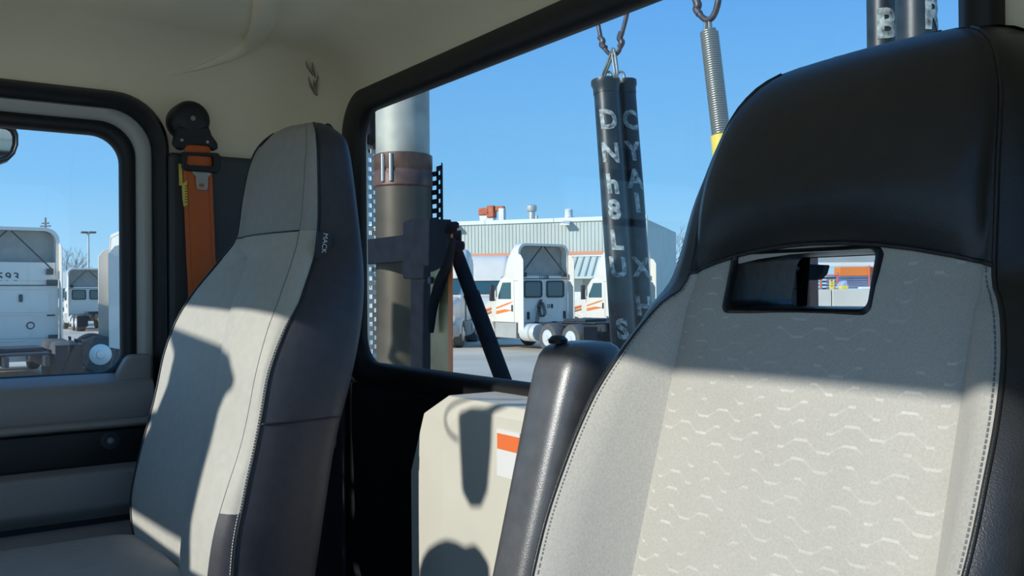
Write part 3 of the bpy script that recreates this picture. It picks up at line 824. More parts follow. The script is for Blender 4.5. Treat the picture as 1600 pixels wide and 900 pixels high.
# cushion
cr_ = []
for z, e_ in ((-.64, 0), (-.54, 0), (-.50, .004), (-.478, .016), (-.466, .036), (-.460, .07)):
    cr_.append([(x, y, z) for x, y in rrect(PX-.262+e_, PX+.25-e_, -.14+e_, .40, .06)])
mb = MB(); mb.grid(cr_, close=True); mb.add(cr_[-1], [tuple(range(len(cr_[-1])))]); mb.add(cr_[0], [tuple(range(len(cr_[0])))])
mb.build('seat_cushion', M['fabric_pass_dark'], ps, smooth=60)
mb = MB(); mb.prism([(PX-.2, -.05, ZF+.002), (PX-.2, .45, ZF+.002), (PX-.2, .40, -.62), (PX-.2, -.08, -.62)], (.4, 0, 0)); mb.build('pedestal', M['trim_black'], ps, bevel=.02)
# ribbed hose behind the headrest
hp_ = spline([on_y(511, 199, .72), on_y(521, 215, .72), on_y(529, 240, .72), on_y(534, 270, .72), on_y(530, 420, .74), on_y(520, 700, .70)], 90)
mb = MB(); mb.tube(hp_, [.010 if i % 2 else .0072 for i in range(len(hp_))], 10); hz = mb.build('ribbed_hose', M['trim_black'], ps, smooth=30)

# ------------------------------------------------------------------ orange seat belt on the side wall
bx_ = XL + .05
sb = thing('seat_belt', 'orange seat belt hanging from a round black anchor beside the passenger seat', 'seat belt', tuple(on_x(315, 300, bx_)))
c0 = on_x(298, 187, bx_)
mb = MB(); mb.lathe(c0 - Vector((.05, 0, 0)), (1,0,0), [(.042,0),(.042,.052),(.037,.062),(.022,.067),(0,.068)], 28); mb.build('anchor_cap', M['trim_black'], sb, smooth=50)
mb = MB(); c1 = c0 + Vector((.019, 0, .0)); mb.lathe(c1, (1,0,0), [(.006,0),(.005,.002),(0,.002)], 12); mb.build('cap_bolt', M['trim_grey'], sb, smooth=50)
fl_ = [on_x(*q, bx_) for q in ((274,200),(324,200),(328,212),(337,225),(338,234),(330,237),(322,230),(290,228),(284,236),(274,234),(267,226),(270,214))]
mb = MB(); mb.prism(fl_, (.016, 0, 0)); mb.build('guide_flare', M['trim_black'], sb, bevel=.004)
for q in ((284, 219), (324, 222)):
    mb = MB(); mb.lathe(on_x(*q, bx_+.016), (1,0,0), [(.004,0),(.003,.002),(0,.002)], 10); mb.build('rivet', M['steel'], sb, smooth=50)
web = [((288,220),(328,223)), ((288,232),(329,236)), ((287,245),(331,250)), ((286,262),(332,265)), ((288,330),(334,330)), ((291,400),(337,398)), ((295,470),(341,466)), ((299,540),(345,536)), ((305,680),(350,675))]
mb = MB(); r1 = []
for k, (a, b) in enumerate(web):
    ox = .012 + (.004 if k == 2 else 0)
    A = on_x(*a, bx_+ox); B = on_x(*b, bx_+ox)
    r1.append([A, A.lerp(B, .03)+Vector((.0012,0,0)), A.lerp(B, .5)+Vector((.002,0,0)), A.lerp(B, .97)+Vector((.0012,0,0)), B])
mb.grid(r1); mb.build('webbing', M['belt'], sb, smooth=60, solid=.0016)
# woven grooves along the webbing
for t in (.14, .86):
    mb = MB(); mb.tube([r[0].lerp(r[4], t)+Vector((.0016,0,0)) for r in r1[3:]], .0008, 4); mb.build('webbing_rib', M['belt'], sb)
lo_ = [on_x(*q, bx_+.014) for q in ((283,238),(338,240),(343,245),(342,266),(338,271),(288,267),(283,262))]
li_ = [on_x(*q, bx_+.014) for q in ((291,243),(329,245),(332,248),(331,259),(329,261),(293,259),(290,257))]
mb = MB(); mb.frame(li_, lo_, (.012, 0, 0)); mb.build('guide_loop', M['trim_black'], sb, bevel=.003)
tp_ = [on_x(*q, bx_+.0155) for q in ((300,266),(329,267),(329,273),(325,277),(325,294),(322,298),(309,297),(307,293),(306,276),(301,272))]
mb = MB(); mb.prism(tp_, (.0025, 0, 0)); tn = mb.build('tongue', M['steel'], sb, bevel=.001)
mb = MB(); mb.prism([on_x(*q, bx_+.0178) for q in ((311,287),(319,287),(319,292),(311,292))], (.0008, 0, 0)); mb.build('tongue_slot', M['belt'], tn)
mb = MB(); mb.prism([on_x(*q, bx_+.010) for q in ((279,256),(284,256),(286,290),(280,290))], (.001, 0, 0)); mb.prism([on_x(*q, bx_+.0165) for q in ((284,288),(292,282),(293,320),(287,323),(285,310))], (.001, 0, 0))
yt = mb.build('warning_tag', M['yellow'], sb); yt['label'] = 'yellow paper tag with small dark printing'
mb = MB()
for k in range(7):
    a = on_x(289.2, 291+k*4.2, bx_+.0178); b = on_x(292.2, 290+k*4.2, bx_+.0178); mb.tube([a, b], .0009, 4)
mb.build('tag_print', M['trim_black'], yt)

# ------------------------------------------------------------------ behind the cab: exhaust stack with guard, post and brace
YE = 1.42
def depth_y(px, py, y): return y / ray(px, py).y
ex = thing('exhaust_stack', 'tall dull metal exhaust stack with clamp band just outside the rear window', 'exhaust', (on_y(630, 450, YE).x, YE, -1.15))
dE = depth_y(630, 300, YE)
pxs = dE / F
cE = on_y(630, 300, YE)
def ez(y): return (455 - y) * pxs
MB().lathe((cE.x, cE.y, ez(285)), (0,0,1), [(43.5*pxs, ez(610)-ez(285)-.45), (43.5*pxs, 0)], 40).build('muffler', M['stack_metal'], ex, smooth=60)
MB().lathe((cE.x, cE.y, ez(250)), (0,0,1), [(42*pxs, -.03), (42*pxs, 1.1)], 40).build('upper_pipe', M['stack_steel'], ex, smooth=60)
bz0, bz1 = ez(289), ez(240)
MB().lathe((cE.x, cE.y, bz0), (0,0,1), [(43*pxs, -.004), (46*pxs, .002), (46*pxs, (bz1-bz0)*.42), (44.5*pxs, (bz1-bz0)*.46), (44.5*pxs, (bz1-bz0)*.54), (46*pxs, (bz1-bz0)*.58), (46*pxs, bz1-bz0), (42*pxs, bz1-bz0+.004)], 40).build('clamp_band', M['rust_band'], ex, smooth=40)
tow = -FW.copy(); tow.z = 0; tow.normalize()
rtw = Vector((RT.x, RT.y, 0)).normalized()
for px in (604, 617):
    k = (px-630)*pxs; rr = 46.5*pxs
    p = Vector((cE.x, cE.y, 0)) + rtw*k + tow*math.sqrt(max(rr*rr-k*k, 0))
    mb = MB(); mb.tube([(p.x, p.y, bz0+.012), (p.x, p.y, bz1-.004)], .007, 8); mb.build('clamp_bolt', M['steel'], ex, smooth=60)
# perforated guard: curved plate behind the muffler with rows of slots
gr = 62*pxs
rowsN = 46; zt, zb = ez(205), ez(640)
mb = MB()
def gp(a, z, r=gr): return (cE.x + r*math.cos(a), cE.y + r*math.sin(a), z)
aw = math.atan2(tow.y, tow.x)
def guard(a0, a1, ncol, z1, z0, rn, mbx):
    # strips between slots: vertical bands continuous, cross bars staggered
    for c in range(ncol+1):
        a = a0 + (a1-a0)*c/ncol; da = abs(a1-a0)/ncol*.16
        mbx.grid([[gp(a-da, z1), gp(a+da, z1)], [gp(a-da, z0), gp(a+da, z0)]])
    hz = (z1-z0)/rn
    for c in range(ncol):
        b0 = a0 + (a1-a0)*c/ncol; b1 = a0 + (a1-a0)*(c+1)/ncol
        for i in range(rn+1):
            zc = z0 + hz*(i + (.5 if c % 2 else 0)); 
            if zc > z1: continue
            mbx.grid([[gp(b0, zc+hz*.27), gp((b0+b1)/2, zc+hz*.27), gp(b1, zc+hz*.27)], [gp(b0, zc-hz*.27), gp((b0+b1)/2, zc-hz*.27), gp(b1, zc-hz*.27)]])
mb = MB(); guard(aw-math.radians(78), aw-math.radians(150), 5, ez(205), ez(640), 30, mb)
mb.build('guard', M['alu'], ex, solid=.003)['label'] = 'pale slotted heat guard'
mb = MB(); guard(aw+math.radians(84), aw+math.radians(140), 4, ez(255), ez(640), 26, mb)
mb.build('guard', M['black_metal'], ex, solid=.003)
# top bracket at the left
A = on_y(563, 190, YE); B = on_y(592, 225, YE-.05)
MB().box((A.x-.04, YE-.09, B.z), (B.x+.01, YE+.03, A.z)).build('top_bracket', M['black_metal'], ex, bevel=.006)
A = on_y(560, 376, YE-.13); B = on_y(645, 408, YE-.13)
MB().box((A.x-.05, YE-.135, B.z), (B.x+.02, YE-.115, A.z)).build('mounting_strap', M['black_metal'], ex, bevel=.003)

po = thing('rack_post', 'dark square steel post with bronze side plate in front of the exhaust stack', 'post', (on_y(660, 500, YE-.2).x, YE-.2, -1.15))
def quad_prism(name, pts, y, dy, material, parent, bevel=.004):
    mb = MB(); mb.prism([on_y(px, py, y) for px, py in pts], (0, dy, 0)); return mb.build(name, material, parent, bevel=bevel)
quad_prism('post', [(641,345),(673,345),(673,640),(641,640)], YE-.20, .06, M['black_metal'], po)
quad_prism('head_plate', [(629,347),(640,342),(673,341),(673,418),(672,436),(629,436)], YE-.205, .02, M['black_metal'], po)
quad_prism('side_plate', [(672,343),(703,343),(703,640),(672,640)], YE-.206, .005, M['bronze'], po)
quad_prism('side_head', [(672,342),(703,343),(703,395),(700,412),(672,425)], YE-.210, .003, M['black_metal'], po, .002)
quad_prism('edge_strip', [(700,350),(706.5,350),(706.5,640),(700,640)], YE-.208, .003, M['reflector'], po, .001)['label'] = 'orange-red edge strip'
mb = MB(); mb.lathe(on_y(674, 438, YE-.207), (0,-1,0), [(.010,0),(.010,.006),(.006,.008),(0,.008)], 14); mb.build('bolt', M['truck_dark'], po, smooth=50)
for k in ((710, 352), (707, 360)):
    mb = MB(); mb.lathe(on_y(k[0], k[1], YE-.205), rtw, [(.010,-.02),(.010,.006),(.006,.012),(0,.012)], 10); mb.build('bolt', M['black_metal'], po, smooth=50)
st = spline([on_y(708, 372, YE-.222), on_y(700, 410, YE-.222), on_y(688, 440, YE-.222), on_y(677, 480, YE-.222), on_y(674, 520, YE-.222)], 20)
mb = MB(); mb.tube(st, [.007+.011*math.sin(math.pi*i/20) for i in range(21)], 8, flat=.5); mb.build('curved_strap', M['black_metal'], po, smooth=60)
br = thing('diagonal_brace', 'black tubular brace slanting down beside the rack post', 'brace', tuple(on_y(800, 640, YE-.05)))
A = on_y(704, 372, YE-.12); B = on_y(742, 474, YE-.08); C_ = B + (on_y(830, 712, YE-.02)-B)*2.2
rb_ = 11.5*depth_y(740, 470, YE)/F
MB().tube([A, B], rb_*.95, 16).build('upper_tube', M['black_metal'], br, smooth=60)
MB().tube([B - (C_-B).normalized()*.03, C_], rb_*1.08, 16).build('lower_tube', M['black_metal'], br, smooth=60)
mb = MB(); mb.lathe(A, rtw, [(.022,-.03),(.022,.03)], 14); mb.build('pivot', M['black_metal'], br, smooth=50)
mb = MB(); q = on_y(714, 384, YE-.13); mb.lathe(q, rtw, [(.013,-.02),(.016,.0),(.012,.02),(0,.022)], 10); mb.build('pivot_nut', M['black_metal'], br, smooth=50)

# ------------------------------------------------------------------ hanging stakes, hooks and spring
YS = 1.9
beam = thing('rack_beam', 'dark horizontal beam above the rear window that carries the hooks', 'beam', (-1.6, YS, 1.15))
MB().box((-3.65, YS-.05, 1.15), (.3, YS+.05, 1.25)).build('rail', M['black_metal'], beam, bevel=.006)
for x in (-3.58, .2):
    MB().box((x-.05, YS-.05, -1.2), (x+.05, YS+.05, 1.15)).build('upright', M['black_metal'], beam, bevel=.006)
def stake(label, top, mids, rpx, letters, y, lpx, group=None, side=0.0):
    t = thing('stake_pipe', label, 'pipe', tuple(on_y(*mids[-1], y)), group=group)
    P_ = [on_y(*top, y)] + [on_y(*m_, y) for m_ in mids]
    d0 = depth_y(top[0], top[1], y); r_ = rpx*d0/F
    mb = MB(); mb.tube(P_, [r_]*len(P_), 22); mb.build('pipe', M['pipe_dark'], t, smooth=60)
    ax = (P_[0]-P_[1]).normalized()
    mb = MB(); mb.lathe(P_[0], -ax, [(r_*.8,-.001),(r_*1.16,-.001),(r_*1.18,.012),(r_*1.04,.026),(r_*1.04,.045),(r_,.046)], 22); mb.build('rim', M['pipe_dark'], t, smooth=40)
    # stencilled capitals wrapped on the pipe wall
    for ch, py in letters:
        mbl = MB()
        for a, b, pa, pb in zip([top]+mids[:-1], mids, P_[:-1], P_[1:]):
            if a[1] <= py <= b[1]:
                u_ = (py-a[1])/(b[1]-a[1]); c_ = pa.lerp(pb, u_)
                axd = (pa-pb).normalized(); break
        fcg = Vector((-c_.x, -c_.y, 0)).normalized(); rt_ = Vector((0,0,1)).cross(fcg)*1.0
        text_mesh(mbl, ch, c_, rt_, axd, .085, bold=.0035)
        b3 = bmesh.new()                                     # finer mesh, so that the paint follows the round pipe
        vv = [b3.verts.new(v) for v in mbl.v]
        for f_ in mbl.f:
            try: b3.faces.new([vv[i] for i in f_])
            except ValueError: pass
        bmesh.ops.triangulate(b3, faces=b3.faces)
        for _ in range(2): bmesh.ops.subdivide_edges(b3, edges=[e_ for e_ in b3.edges if e_.calc_length() > .008], cuts=1, use_grid_fill=False)
        bmesh.ops.triangulate(b3, faces=b3.faces)
        b3.verts.index_update()
        mbl.v = [tuple(v.co) for v in b3.verts]; mbl.f = [tuple(v.index for v in f_.verts) for f_ in b3.faces]; b3.free()
        for k in range(len(mbl.v)):
            v = Vector(mbl.v[k]) - c_; x_ = v.dot(rt_)*.9; z_ = v.dot(axd); an = x_/r_ + side
            mbl.v[k] = tuple(c_ + axd*z_ + rt_*math.sin(an)*(r_+.0016) + fcg*math.cos(an)*(r_+.0016))
        mbl.build('letter', M['paint_worn'], t)
    return t, P_, r_
s1, P1, R1 = stake('dark left stake pipe with stencilled D and N hanging from chain hook', (946,126), [(958,300),(973,520),(980,640)], 19.5, [('D',192),('N',243),('h',291),('8',331),('L',378),('U',420),('S',515)], YS, 945, 'stencilled stake pipes')
s2, P2, R2 = stake('dark right stake pipe with stencilled C and Y, half behind its twin', (977,127), [(991,300),(1006,520),(1013,640)], 15, [('C',192),('Y',240),('A',283),('I',320),('X',420),('H',480)], YS+.10, 985, 'stencilled stake pipes', side=.25)
def link(name, pts, rad, parent, material=None):
    MB().tube(spline([on_y(a, b, YS) for a, b in pts], 26), rad, 8).build(name, material or M['chain'], parent, smooth=60)
hk = thing('chain_hook', 'dark open chain hook holding the two stake pipes', 'hook', tuple(on_y(959, 82, YS)))
link('hook', [(930,10),(936,45),(939,60),(941,66),(945,76),(952,84),(960,86),(967,80),(970,69),(969,62),(974,45),(981,15),(986,-20)], .007, hk)
mb = MB(); mb.tube(spline([on_y(a, b, YS) for a, b in ((937,58),(942,64),(940,70),(946,75))], 12), .0095, 8); mb.build('chain_link', M['chain'], hk, smooth=60)
mb = MB(); mb.tube(spline([on_y(a, b, YS) for a, b in ((971,50),(968,60),(972,66),(968,74))], 12), .0095, 8); mb.build('chain_link', M['chain'], hk, smooth=60)
for (a, b, c, d), nm in (((957,76,944,121), 'left'), ((959,80,962,121), 'right')):
    pts = [(c-3,d),(c-1,d-8),(a-2,b+6),(a,b),(a+2.5,b+6),(c+3,d-8),(c+1,d)]
    MB().tube(spline([on_y(x, y, YS-.012) for x, y in pts], 24), .0042, 6).build('shackle', M['spring'], hk, smooth=60)
for c, p_ in ((950, s1), (970, s2)):
    MB().tube(spline([on_y(x, y, YS+(.0 if c == 950 else .08)) for x, y in ((c-7,128),(c-5,116),(c,112),(c+5,116),(c+7,128))], 16), .0042, 6).build('eye', M['spring'], p_, smooth=60)
sp = thing('coil_spring', 'long grey coil spring hanging from a hook with a yellow sleeve', 'spring', tuple(on_y(1124, 240, YS)))
A = on_y(1108, 50, YS); B = on_y(1127, 212, YS); rs = 14.5*depth_y(1110, 100, YS)/F
nt = 46; pts = []
d_ = (B-A); ax = d_.normalized(); e1 = ax.cross(Vector((0,1,0))).normalized(); e2 = ax.cross(e1)
for i in range(nt*14+1):
    t = i/(nt*14); a = 2*math.pi*i/14
    pts.append(A + d_*t + (e1*math.cos(a)+e2*math.sin(a))*rs*.86)
MB().tube(pts, rs*.16, 6).build('coil', M['spring'], sp, smooth=180)
MB().tube([A, B], rs*.72, 12).build('core', M['trim_dark'], sp, smooth=60)
MB().tube([B, on_y(1131, 250, YS)], rs*1.12, 16).build('sleeve', M['yellow'], sp, smooth=60)
MB().tube(spline([on_y(x, y, YS) for x, y in ((1102,52),(1103,36),(1106,30),(1109,36),(1110,52))], 20), .006, 6).build('eye', M['spring'], sp, smooth=60)
h2 = thing('chain_hook', 'dark open chain hook holding the coil spring', 'hook', tuple(on_y(1105, 32, YS)))
link('hook', [(1084,-25),(1087,2),(1092,20),(1100,29),(1107,31),(1114,26),(1120,12),(1123,-5),(1124,-30)], .009, h2)
MB().tube(spline([on_y(a, b, YS) for a, b in ((1086,-3),(1091,8),(1088,14),(1093,22))], 12), .011, 8).build('chain_link', M['chain'], h2, smooth=60)
YT = 1.75
stake('dark stake pipe above the driver headrest, on the left of its pair', (1376,-160), [(1377,0),(1378,100),(1380,260)], 22, [('B',45)], YT, 1377, 'stake pipes above the driver seat', side=.35)
stake('dark stake pipe above the driver headrest, on the right of its pair', (1430,-160), [(1431,0),(1432,100),(1434,260)], 30, [('R',32)], YT-.05, 1431, 'stake pipes above the driver seat', side=.95)
bp_ = thing('brown_post', 'rusty brown steel post seen through the slot of the driver seat', 'post', tuple(on_y(1256, 700, 1.5)))
A = on_y(1251, 300, 1.5); B = on_y(1263, 300, 1.5)
MB().box((A.x, 1.5, -1.15), (B.x, 1.53, .35)).build('post', M['brown_steel'], bp_, bevel=.002)
MB().prism([on_y(px, py, 1.48) for px, py in ((1240,412),(1288,414),(1284,428),(1276,437),(1262,438),(1240,434))], (0, .02, 0)).build('bracket', M['black_metal'], bp_, bevel=.003)

# ------------------------------------------------------------------ mirror outside the passenger door window
mi = thing('door_mirror', 'round-cornered bright truck mirror in a dark rim outside the door window', 'mirror', tuple(on_x(5, 225, -2.55)))
XM = -2.55
om = [on_x(px, py, XM) for px, py in ((-60,190),(0,190),(14,192),(24,198),(29,210),(29,226),(24,240),(14,250),(0,255),(-60,258))]
im = [on_x(px, py, XM) for px, py in ((-55,196),(0,196),(12,198),(20,203),(24,212),(24,225),(20,237),(11,245),(0,249),(-55,251))]
mb = MB(); mb.frame(im, om, (-.05, 0, 0)); mb.build('rim', M['trim_black'], mi, bevel=.004)
mb = MB(); mb.prism([p + Vector((-.012,0,0)) for p in im], (-.03, 0, 0)); mb.build('glass', M['chrome'], mi, bevel=.006, seg=3)
mb = MB(); a = om[0] + Vector((-.03, 0, -.06)); mb.tube([a, a+Vector((-.02,-.12,-.02)), a+Vector((.2,-.35,-.12)), (XL-.06, -.62, a.z-.15)], .014, 8); mb.build('arm', M['black_metal'], mi, smooth=60)

# ------------------------------------------------------------------ the yard
mb = MB(); mb.grid([[(-400, -120, 0), (200, -120, 0)], [(-400, 420, 0), (200, 420, 0)]]); gnd = mb.build('ground', M['asphalt'], cabz=False); struct(gnd)

def truck(label, pos, head, windows=True, number=None, stripe=True, group=None, fairing=True, cabside=True, detail=True, sleeper=0.0, color='white_paint'):
    """tractor unit in its own frame: x forward from the rear wall of the cab, y to its left, z up"""
    t = thing('truck', label, 'truck', (pos[0], pos[1], 0), head, group, cabz=False)
    Rz = Matrix.Rotation(head, 4, 'Z'); Tm = Matrix.Translation(Vector((pos[0], pos[1], 0))) @ Rz
    def bld(mb, name, m_, parent=None, **k):
        mb.v = [tuple(Tm @ Vector(v)) for v in mb.v]
        return mb.build(name, M[m_] if isinstance(m_, str) else m_, parent or t, cabz=False, **k)
    S = sleeper
    W = 1.14
    # cab body: lofted sections along x
    def sec(x, w, z0, z1, r=.16):
        return [(x, y, z) for y, z in rrect(-w, w, z0, z1, (.05,.05,r,r), 4)]
    mb = MB(); secs = [sec(-S, W, 1.0, 2.74), sec(1.05, W, 1.0, 2.76), sec(1.25, W*.99, 1.0, 2.72), sec(1.95, W*.93, 1.0, 2.02, .12), sec(2.05, W*.9, 1.0, 1.95, .12)]
    mb.grid(secs, close=True); mb.add(secs[0], [tuple(range(len(secs[0])))]); mb.add(secs[-1], [tuple(range(len(secs[-1])))])
    bld(mb, 'cab', color, smooth=50)
    if fairing:
        # hollow roof deflector, open at the rear
        fo = []; fi = []
        for x, w_, zt_ in ((-S-.02, W+.04, 3.94), (.35-S, W+.03, 3.97), (.8, W*.97, 3.62), (1.15, W*.9, 3.05), (1.35, W*.8, 2.74)):
            fo.append([(x, y, z) for y, z in rrect(-w_, w_, 2.55, zt_, (.02,.02,.34,.34), 7)])
            fi.append([(x, y, z) for y, z in rrect(-w_+.09, w_-.09, 2.60, max(zt_-.09, 2.66), (.02,.02,.27,.27), 7)])
        n_ = len(fo[0])
        mb = MB(); mb.grid(fo, close=True); mb.grid(fi[:3], close=True); mb.grid([fo[0], fi[0]], close=True); mb.add(fo[-1], [tuple(range(n_))])
        df = bld(mb, 'roof_deflector', color, smooth=50)
        rc_ = .30 if sleeper < 1 else .0
        pan_ = [(rc_-S, y, z) for y, z in rrect(-W+.05, W-.05, 2.62, 3.86, (.02,.02,.28,.28), 7)]
        mb = MB(); mb.prism(pan_, (.05, 0, 0)); bld(mb, 'deflector_back', 'grey_recess' if sleeper < 1 else color, df)
        for s_ in (-1, 1) if sleeper < 1 else ():
            mb = MB(); mb.tube([(.0-S, s_*.98, 2.86), (.04-S, s_*.05, 3.84)], .022, 6); bld(mb, 'brace', 'truck_dark', df)
            mb = MB(); mb.box((-.10-S, s_*.93-.09, 2.70), (.02-S, s_*.93+.09, 2.86)); bld(mb, 'deflector_hinge', 'truck_dark', t, bevel=.02)
    if sleeper >= 1:
        for s_ in (-1, 1):
            mb = MB(); mb.prism([(x-S, s_*(W+.03), z) for x, z in ((.22,2.95),(.40,2.95),(.50,3.45),(.34,3.48))], (0, s_*.025, 0)); bld(mb, 'side_window', 'truck_glass', bevel=.01)
    # side extenders behind the cab corners
    for s_ in (-1, 1):
        mb = MB(); mb.prism([(-S+.02, s_*(W+.02), .62), (-S+.02, s_*(W+.02), 3.55), (-S-.18, s_*(W+.03), 3.50), (-S-.34, s_*(W+.03), 3.3), (-S-.34, s_*(W+.03), .70)], (0, s_*.03, 0)); bld(mb, 'side_extender', color, bevel=.01)
    # rear wall
    if windows:
        for yc in (.52, -.52):
            wo_ = [(-S-.012, y, z) for y, z in rrect(yc-.42, yc+.42, 1.92, 2.56, .10, 5)]
            wi_ = [(-S-.012, y, z) for y, z in rrect(yc-.36, yc+.36, 1.98, 2.50, .07, 5)]
            mb = MB(); mb.frame(wi_, wo_, (-.03, 0, 0)); wf = bld(mb, 'rear_window', 'truck_dark')
            mb = MB(); mb.prism(wi_, (-.015, 0, 0)); bld(mb, 'pane', 'truck_glass', wf)
    else:
        mb = MB(); mb.box((-S, -W+.02, .42), (-S+.06, W-.02, 1.05)); bld(mb, 'lower_back_panel', color, bevel=.01)
        # pressed sleeper back: raised frame lines, hatch latch, round cap
        for o_, i_ in ((rrect(-.95, .95, 1.7, 2.34, .12, 5), rrect(-.92, .92, 1.73, 2.31, .10, 5)), ([(.62,1.66),(.50,1.1),(.34,.95),(-.34,.95),(-.5,1.1),(-.62,1.66)], [(.58,1.63),(.47,1.13),(.32,.98),(-.32,.98),(-.47,1.13),(-.58,1.63)])):
            mb = MB(); mb.frame([(-S-.001, y, z) for y, z in i_], [(-S-.001, y, z) for y, z in o_], (-.014, 0, 0)); bld(mb, 'pressed_rib', color, bevel=.004)
        mb = MB(); mb.box((-S-.05, -.30, 1.98), (-S, -.21, 2.18)); bld(mb, 'latch', 'truck_dark', bevel=.02)
        mb = MB(); mb.ring((-S-.01, -.48, 1.36), .085, .016, (1,0,0), 20, 6); bld(mb, 'round_cap', 'truck_dark', smooth=60)
        mb = MB(); mb.tube([(-S-.02, -1.05, 1.62), (-S-.12, -.86, 1.62)], .022, 6); mb.box((-S-.08, -1.12, 2.42), (-S+.01, -.86, 2.56)); mb.box((-S-.06, -1.12, .98), (-S, -.9, 1.1)); bld(mb, 'handle', 'truck_dark')
    mb = MB(); zs_ = 2.615 if windows else 2.40; mb.box((-S-.022, -W+.03, zs_), (-S+.0, W-.03, zs_+.025)); bld(mb, 'rear_seam', 'truck_dark')
    if number:
        sz_ = .15 if windows else .30
        zc_ = 2.69 if windows else 2.63
        if not windows:
            bx = MB(); bx.box((-S-.003, -W+.06, 2.45), (-S+.02, W-.06, 3.02)); bld(bx, 'number_panel', color)
        for k, ch in enumerate(number):
            mb = MB(); text_mesh(mb, ch, (-S-.006, (.12 if not windows else 0) - (k-(len(number)-1)/2)*sz_*.62, zc_), (0,-1,0), (0,0,1), sz_, bold=.006)
            bld(mb, 'digit', 'truck_dark')
    if windows and detail:
        # looped air lines on the rear wall
        for k in range(3):
            mb = MB(); y0 = .12 + k*.05
            mb.tube(spline([(-S-.05, y0, 1.85), (-S-.10, y0+.16, 1.55), (-S-.12, y0+.05, 1.22), (-S-.11, y0-.12, 1.35), (-S-.08, y0+.02, 1.75), (-S-.2, y0+.3, 1.10+.05*k), (-S-.3, y0+.4, .95)], 30), .016, 5)
            bld(mb, 'air_line', 'truck_dark', smooth=60)
        mb = MB(); mb.frame([(-S-.001, y, z) for y, z in [(-.08,1.78),(-.2,1.33),(-.36,1.26),(-.52,1.33),(-.70,1.78)]], [(-S-.001, y, z) for y, z in [(-.03,1.82),(-.16,1.29),(-.36,1.21),(-.56,1.29),(-.75,1.82)]], (-.014, 0, 0)); bld(mb, 'pressed_rib', color)
        mb = MB(); mb.box((-S-.04, -.40, 1.52), (-S, -.32, 1.68)); bld(mb, 'latch', 'truck_dark', bevel=.015)
        mb = MB(); mb.ring((-S-.01, -.20, 1.60), .06, .014, (1,0,0), 16, 6); bld(mb, 'round_cap', 'truck_dark', smooth=60)
        for yy in (.75, -.95):
            mb = MB(); mb.box((-S-.05, yy-.05, 1.12), (-S, yy+.05, 1.4)); bld(mb, 'bracket', 'truck_dark', bevel=.01)
    # doors with window and handle, stripe
    for s_ in (-1, 1):
        y_ = s_*(W+.004)
        dp = [(x, y_, z) for x, z in ((.32,1.02),(1.52,1.02),(1.52,1.9),(1.42,2.02),(1.12,2.62),(.32,2.62))]
        mb = MB(); mb.prism(dp, (0, s_*.014, 0)); d_ = bld(mb, 'cab_door', color, bevel=.012)
        dw = [(x, y_+s_*.014, z) for x, z in ((.50,1.88),(1.36,1.88),(1.34,2.02),(1.06,2.50),(.50,2.50))]
        mb = MB(); mb.prism(dw, (0, s_*.008, 0)); bld(mb, 'door_window', 'truck_glass', d_, bevel=.006)
        mb = MB(); mb.box((.38, y_ + s_*.03 - .015, 1.42), (.46, y_ + s_*.03 + .015, 1.66)); bld(mb, 'door_handle', 'truck_dark', d_, bevel=.01)
        if stripe:
            for pts in ([(.36,1.80),(.60,1.70),(1.5,1.50),(1.5,1.56),(.8,1.72)], [(.40,1.46),(1.5,1.30),(1.5,1.42),(.9,1.50)]):
                mb = MB(); mb.prism([(x, y_ + s_*.016, z) for x, z in pts], (0, s_*.003, 0)); bld(mb, 'stripe', 'orange_paint', d_)['label'] = 'orange slanted stripe'
        mb = MB(); mb.box((.2-S, s_*(W-.28) if s_ > 0 else -W-.02, .42), (1.6, W+.02 if s_ > 0 else -W+.28, 1.0)); bld(mb, 'step_fairing', 'skirt', bevel=.03)
        # side mirror
        mb = MB(); mb.box((1.52, s_*(W+.16)-.10, 1.80), (1.62, s_*(W+.16)+.10, 2.42)); mr = bld(mb, 'side_mirror', 'truck_dark', bevel=.02)
        mb = MB(); mb.tube([(1.6, s_*(W-.03), 1.85), (1.58, s_*(W+.16), 1.85)], .02, 6); bld(mb, 'mirror_arm', 'truck_dark', mr)
    # windscreen
    wsq = [(1.30, .95, 2.62), (1.30, -.95, 2.62), (1.93, -.93, 2.04), (1.93, .93, 2.04)]
    mb = MB(); mb.prism([Vector(p) + Vector((.045, 0, .045)) for p in wsq], (.02, 0, .02)); bld(mb, 'windscreen', 'truck_glass', bevel=.004)
    mb = MB(); mb.prism([(1.27, 1.0, 2.64), (1.27, -1.0, 2.64), (1.40, -1.0, 2.60), (1.40, 1.0, 2.60)], (0, 0, .10)); bld(mb, 'visor', 'truck_dark', bevel=.01)
    # hood, grille, bumper, lamps
    def hs(x, w, z0, z1, r): return [(x, y, z) for y, z in rrect(-w, w, z0, z1, (.04,.04,r,r), 4)]
    hsx = [hs(1.9, 1.04, 1.0, 2.0, .18), hs(2.4, .95, .95, 1.92, .22), hs(3.0, .80, .92, 1.74, .26), hs(3.35, .68, .92, 1.52, .24), hs(3.42, .60, .95, 1.40, .2)]
    mb = MB(); mb.grid(hsx, close=True); mb.add(hsx[-1], [tuple(range(len(hsx[-1])))]); hd = bld(mb, 'hood', color, smooth=50)
    gq = [(3.425, y, z) for y, z in [(-.5,.98),(.5,.98),(.46,1.36),(-.46,1.36)]]
    mb = MB(); mb.prism(gq, (.02, 0, 0)); gl_ = bld(mb, 'grille', 'truck_dark', hd, bevel=.01)
    for k in range(4):
        mb = MB(); mb.box((3.445, -.44, 1.03+k*.085), (3.46, .44, 1.055+k*.085)); bld(mb, 'grille_bar', 'hub', hd)
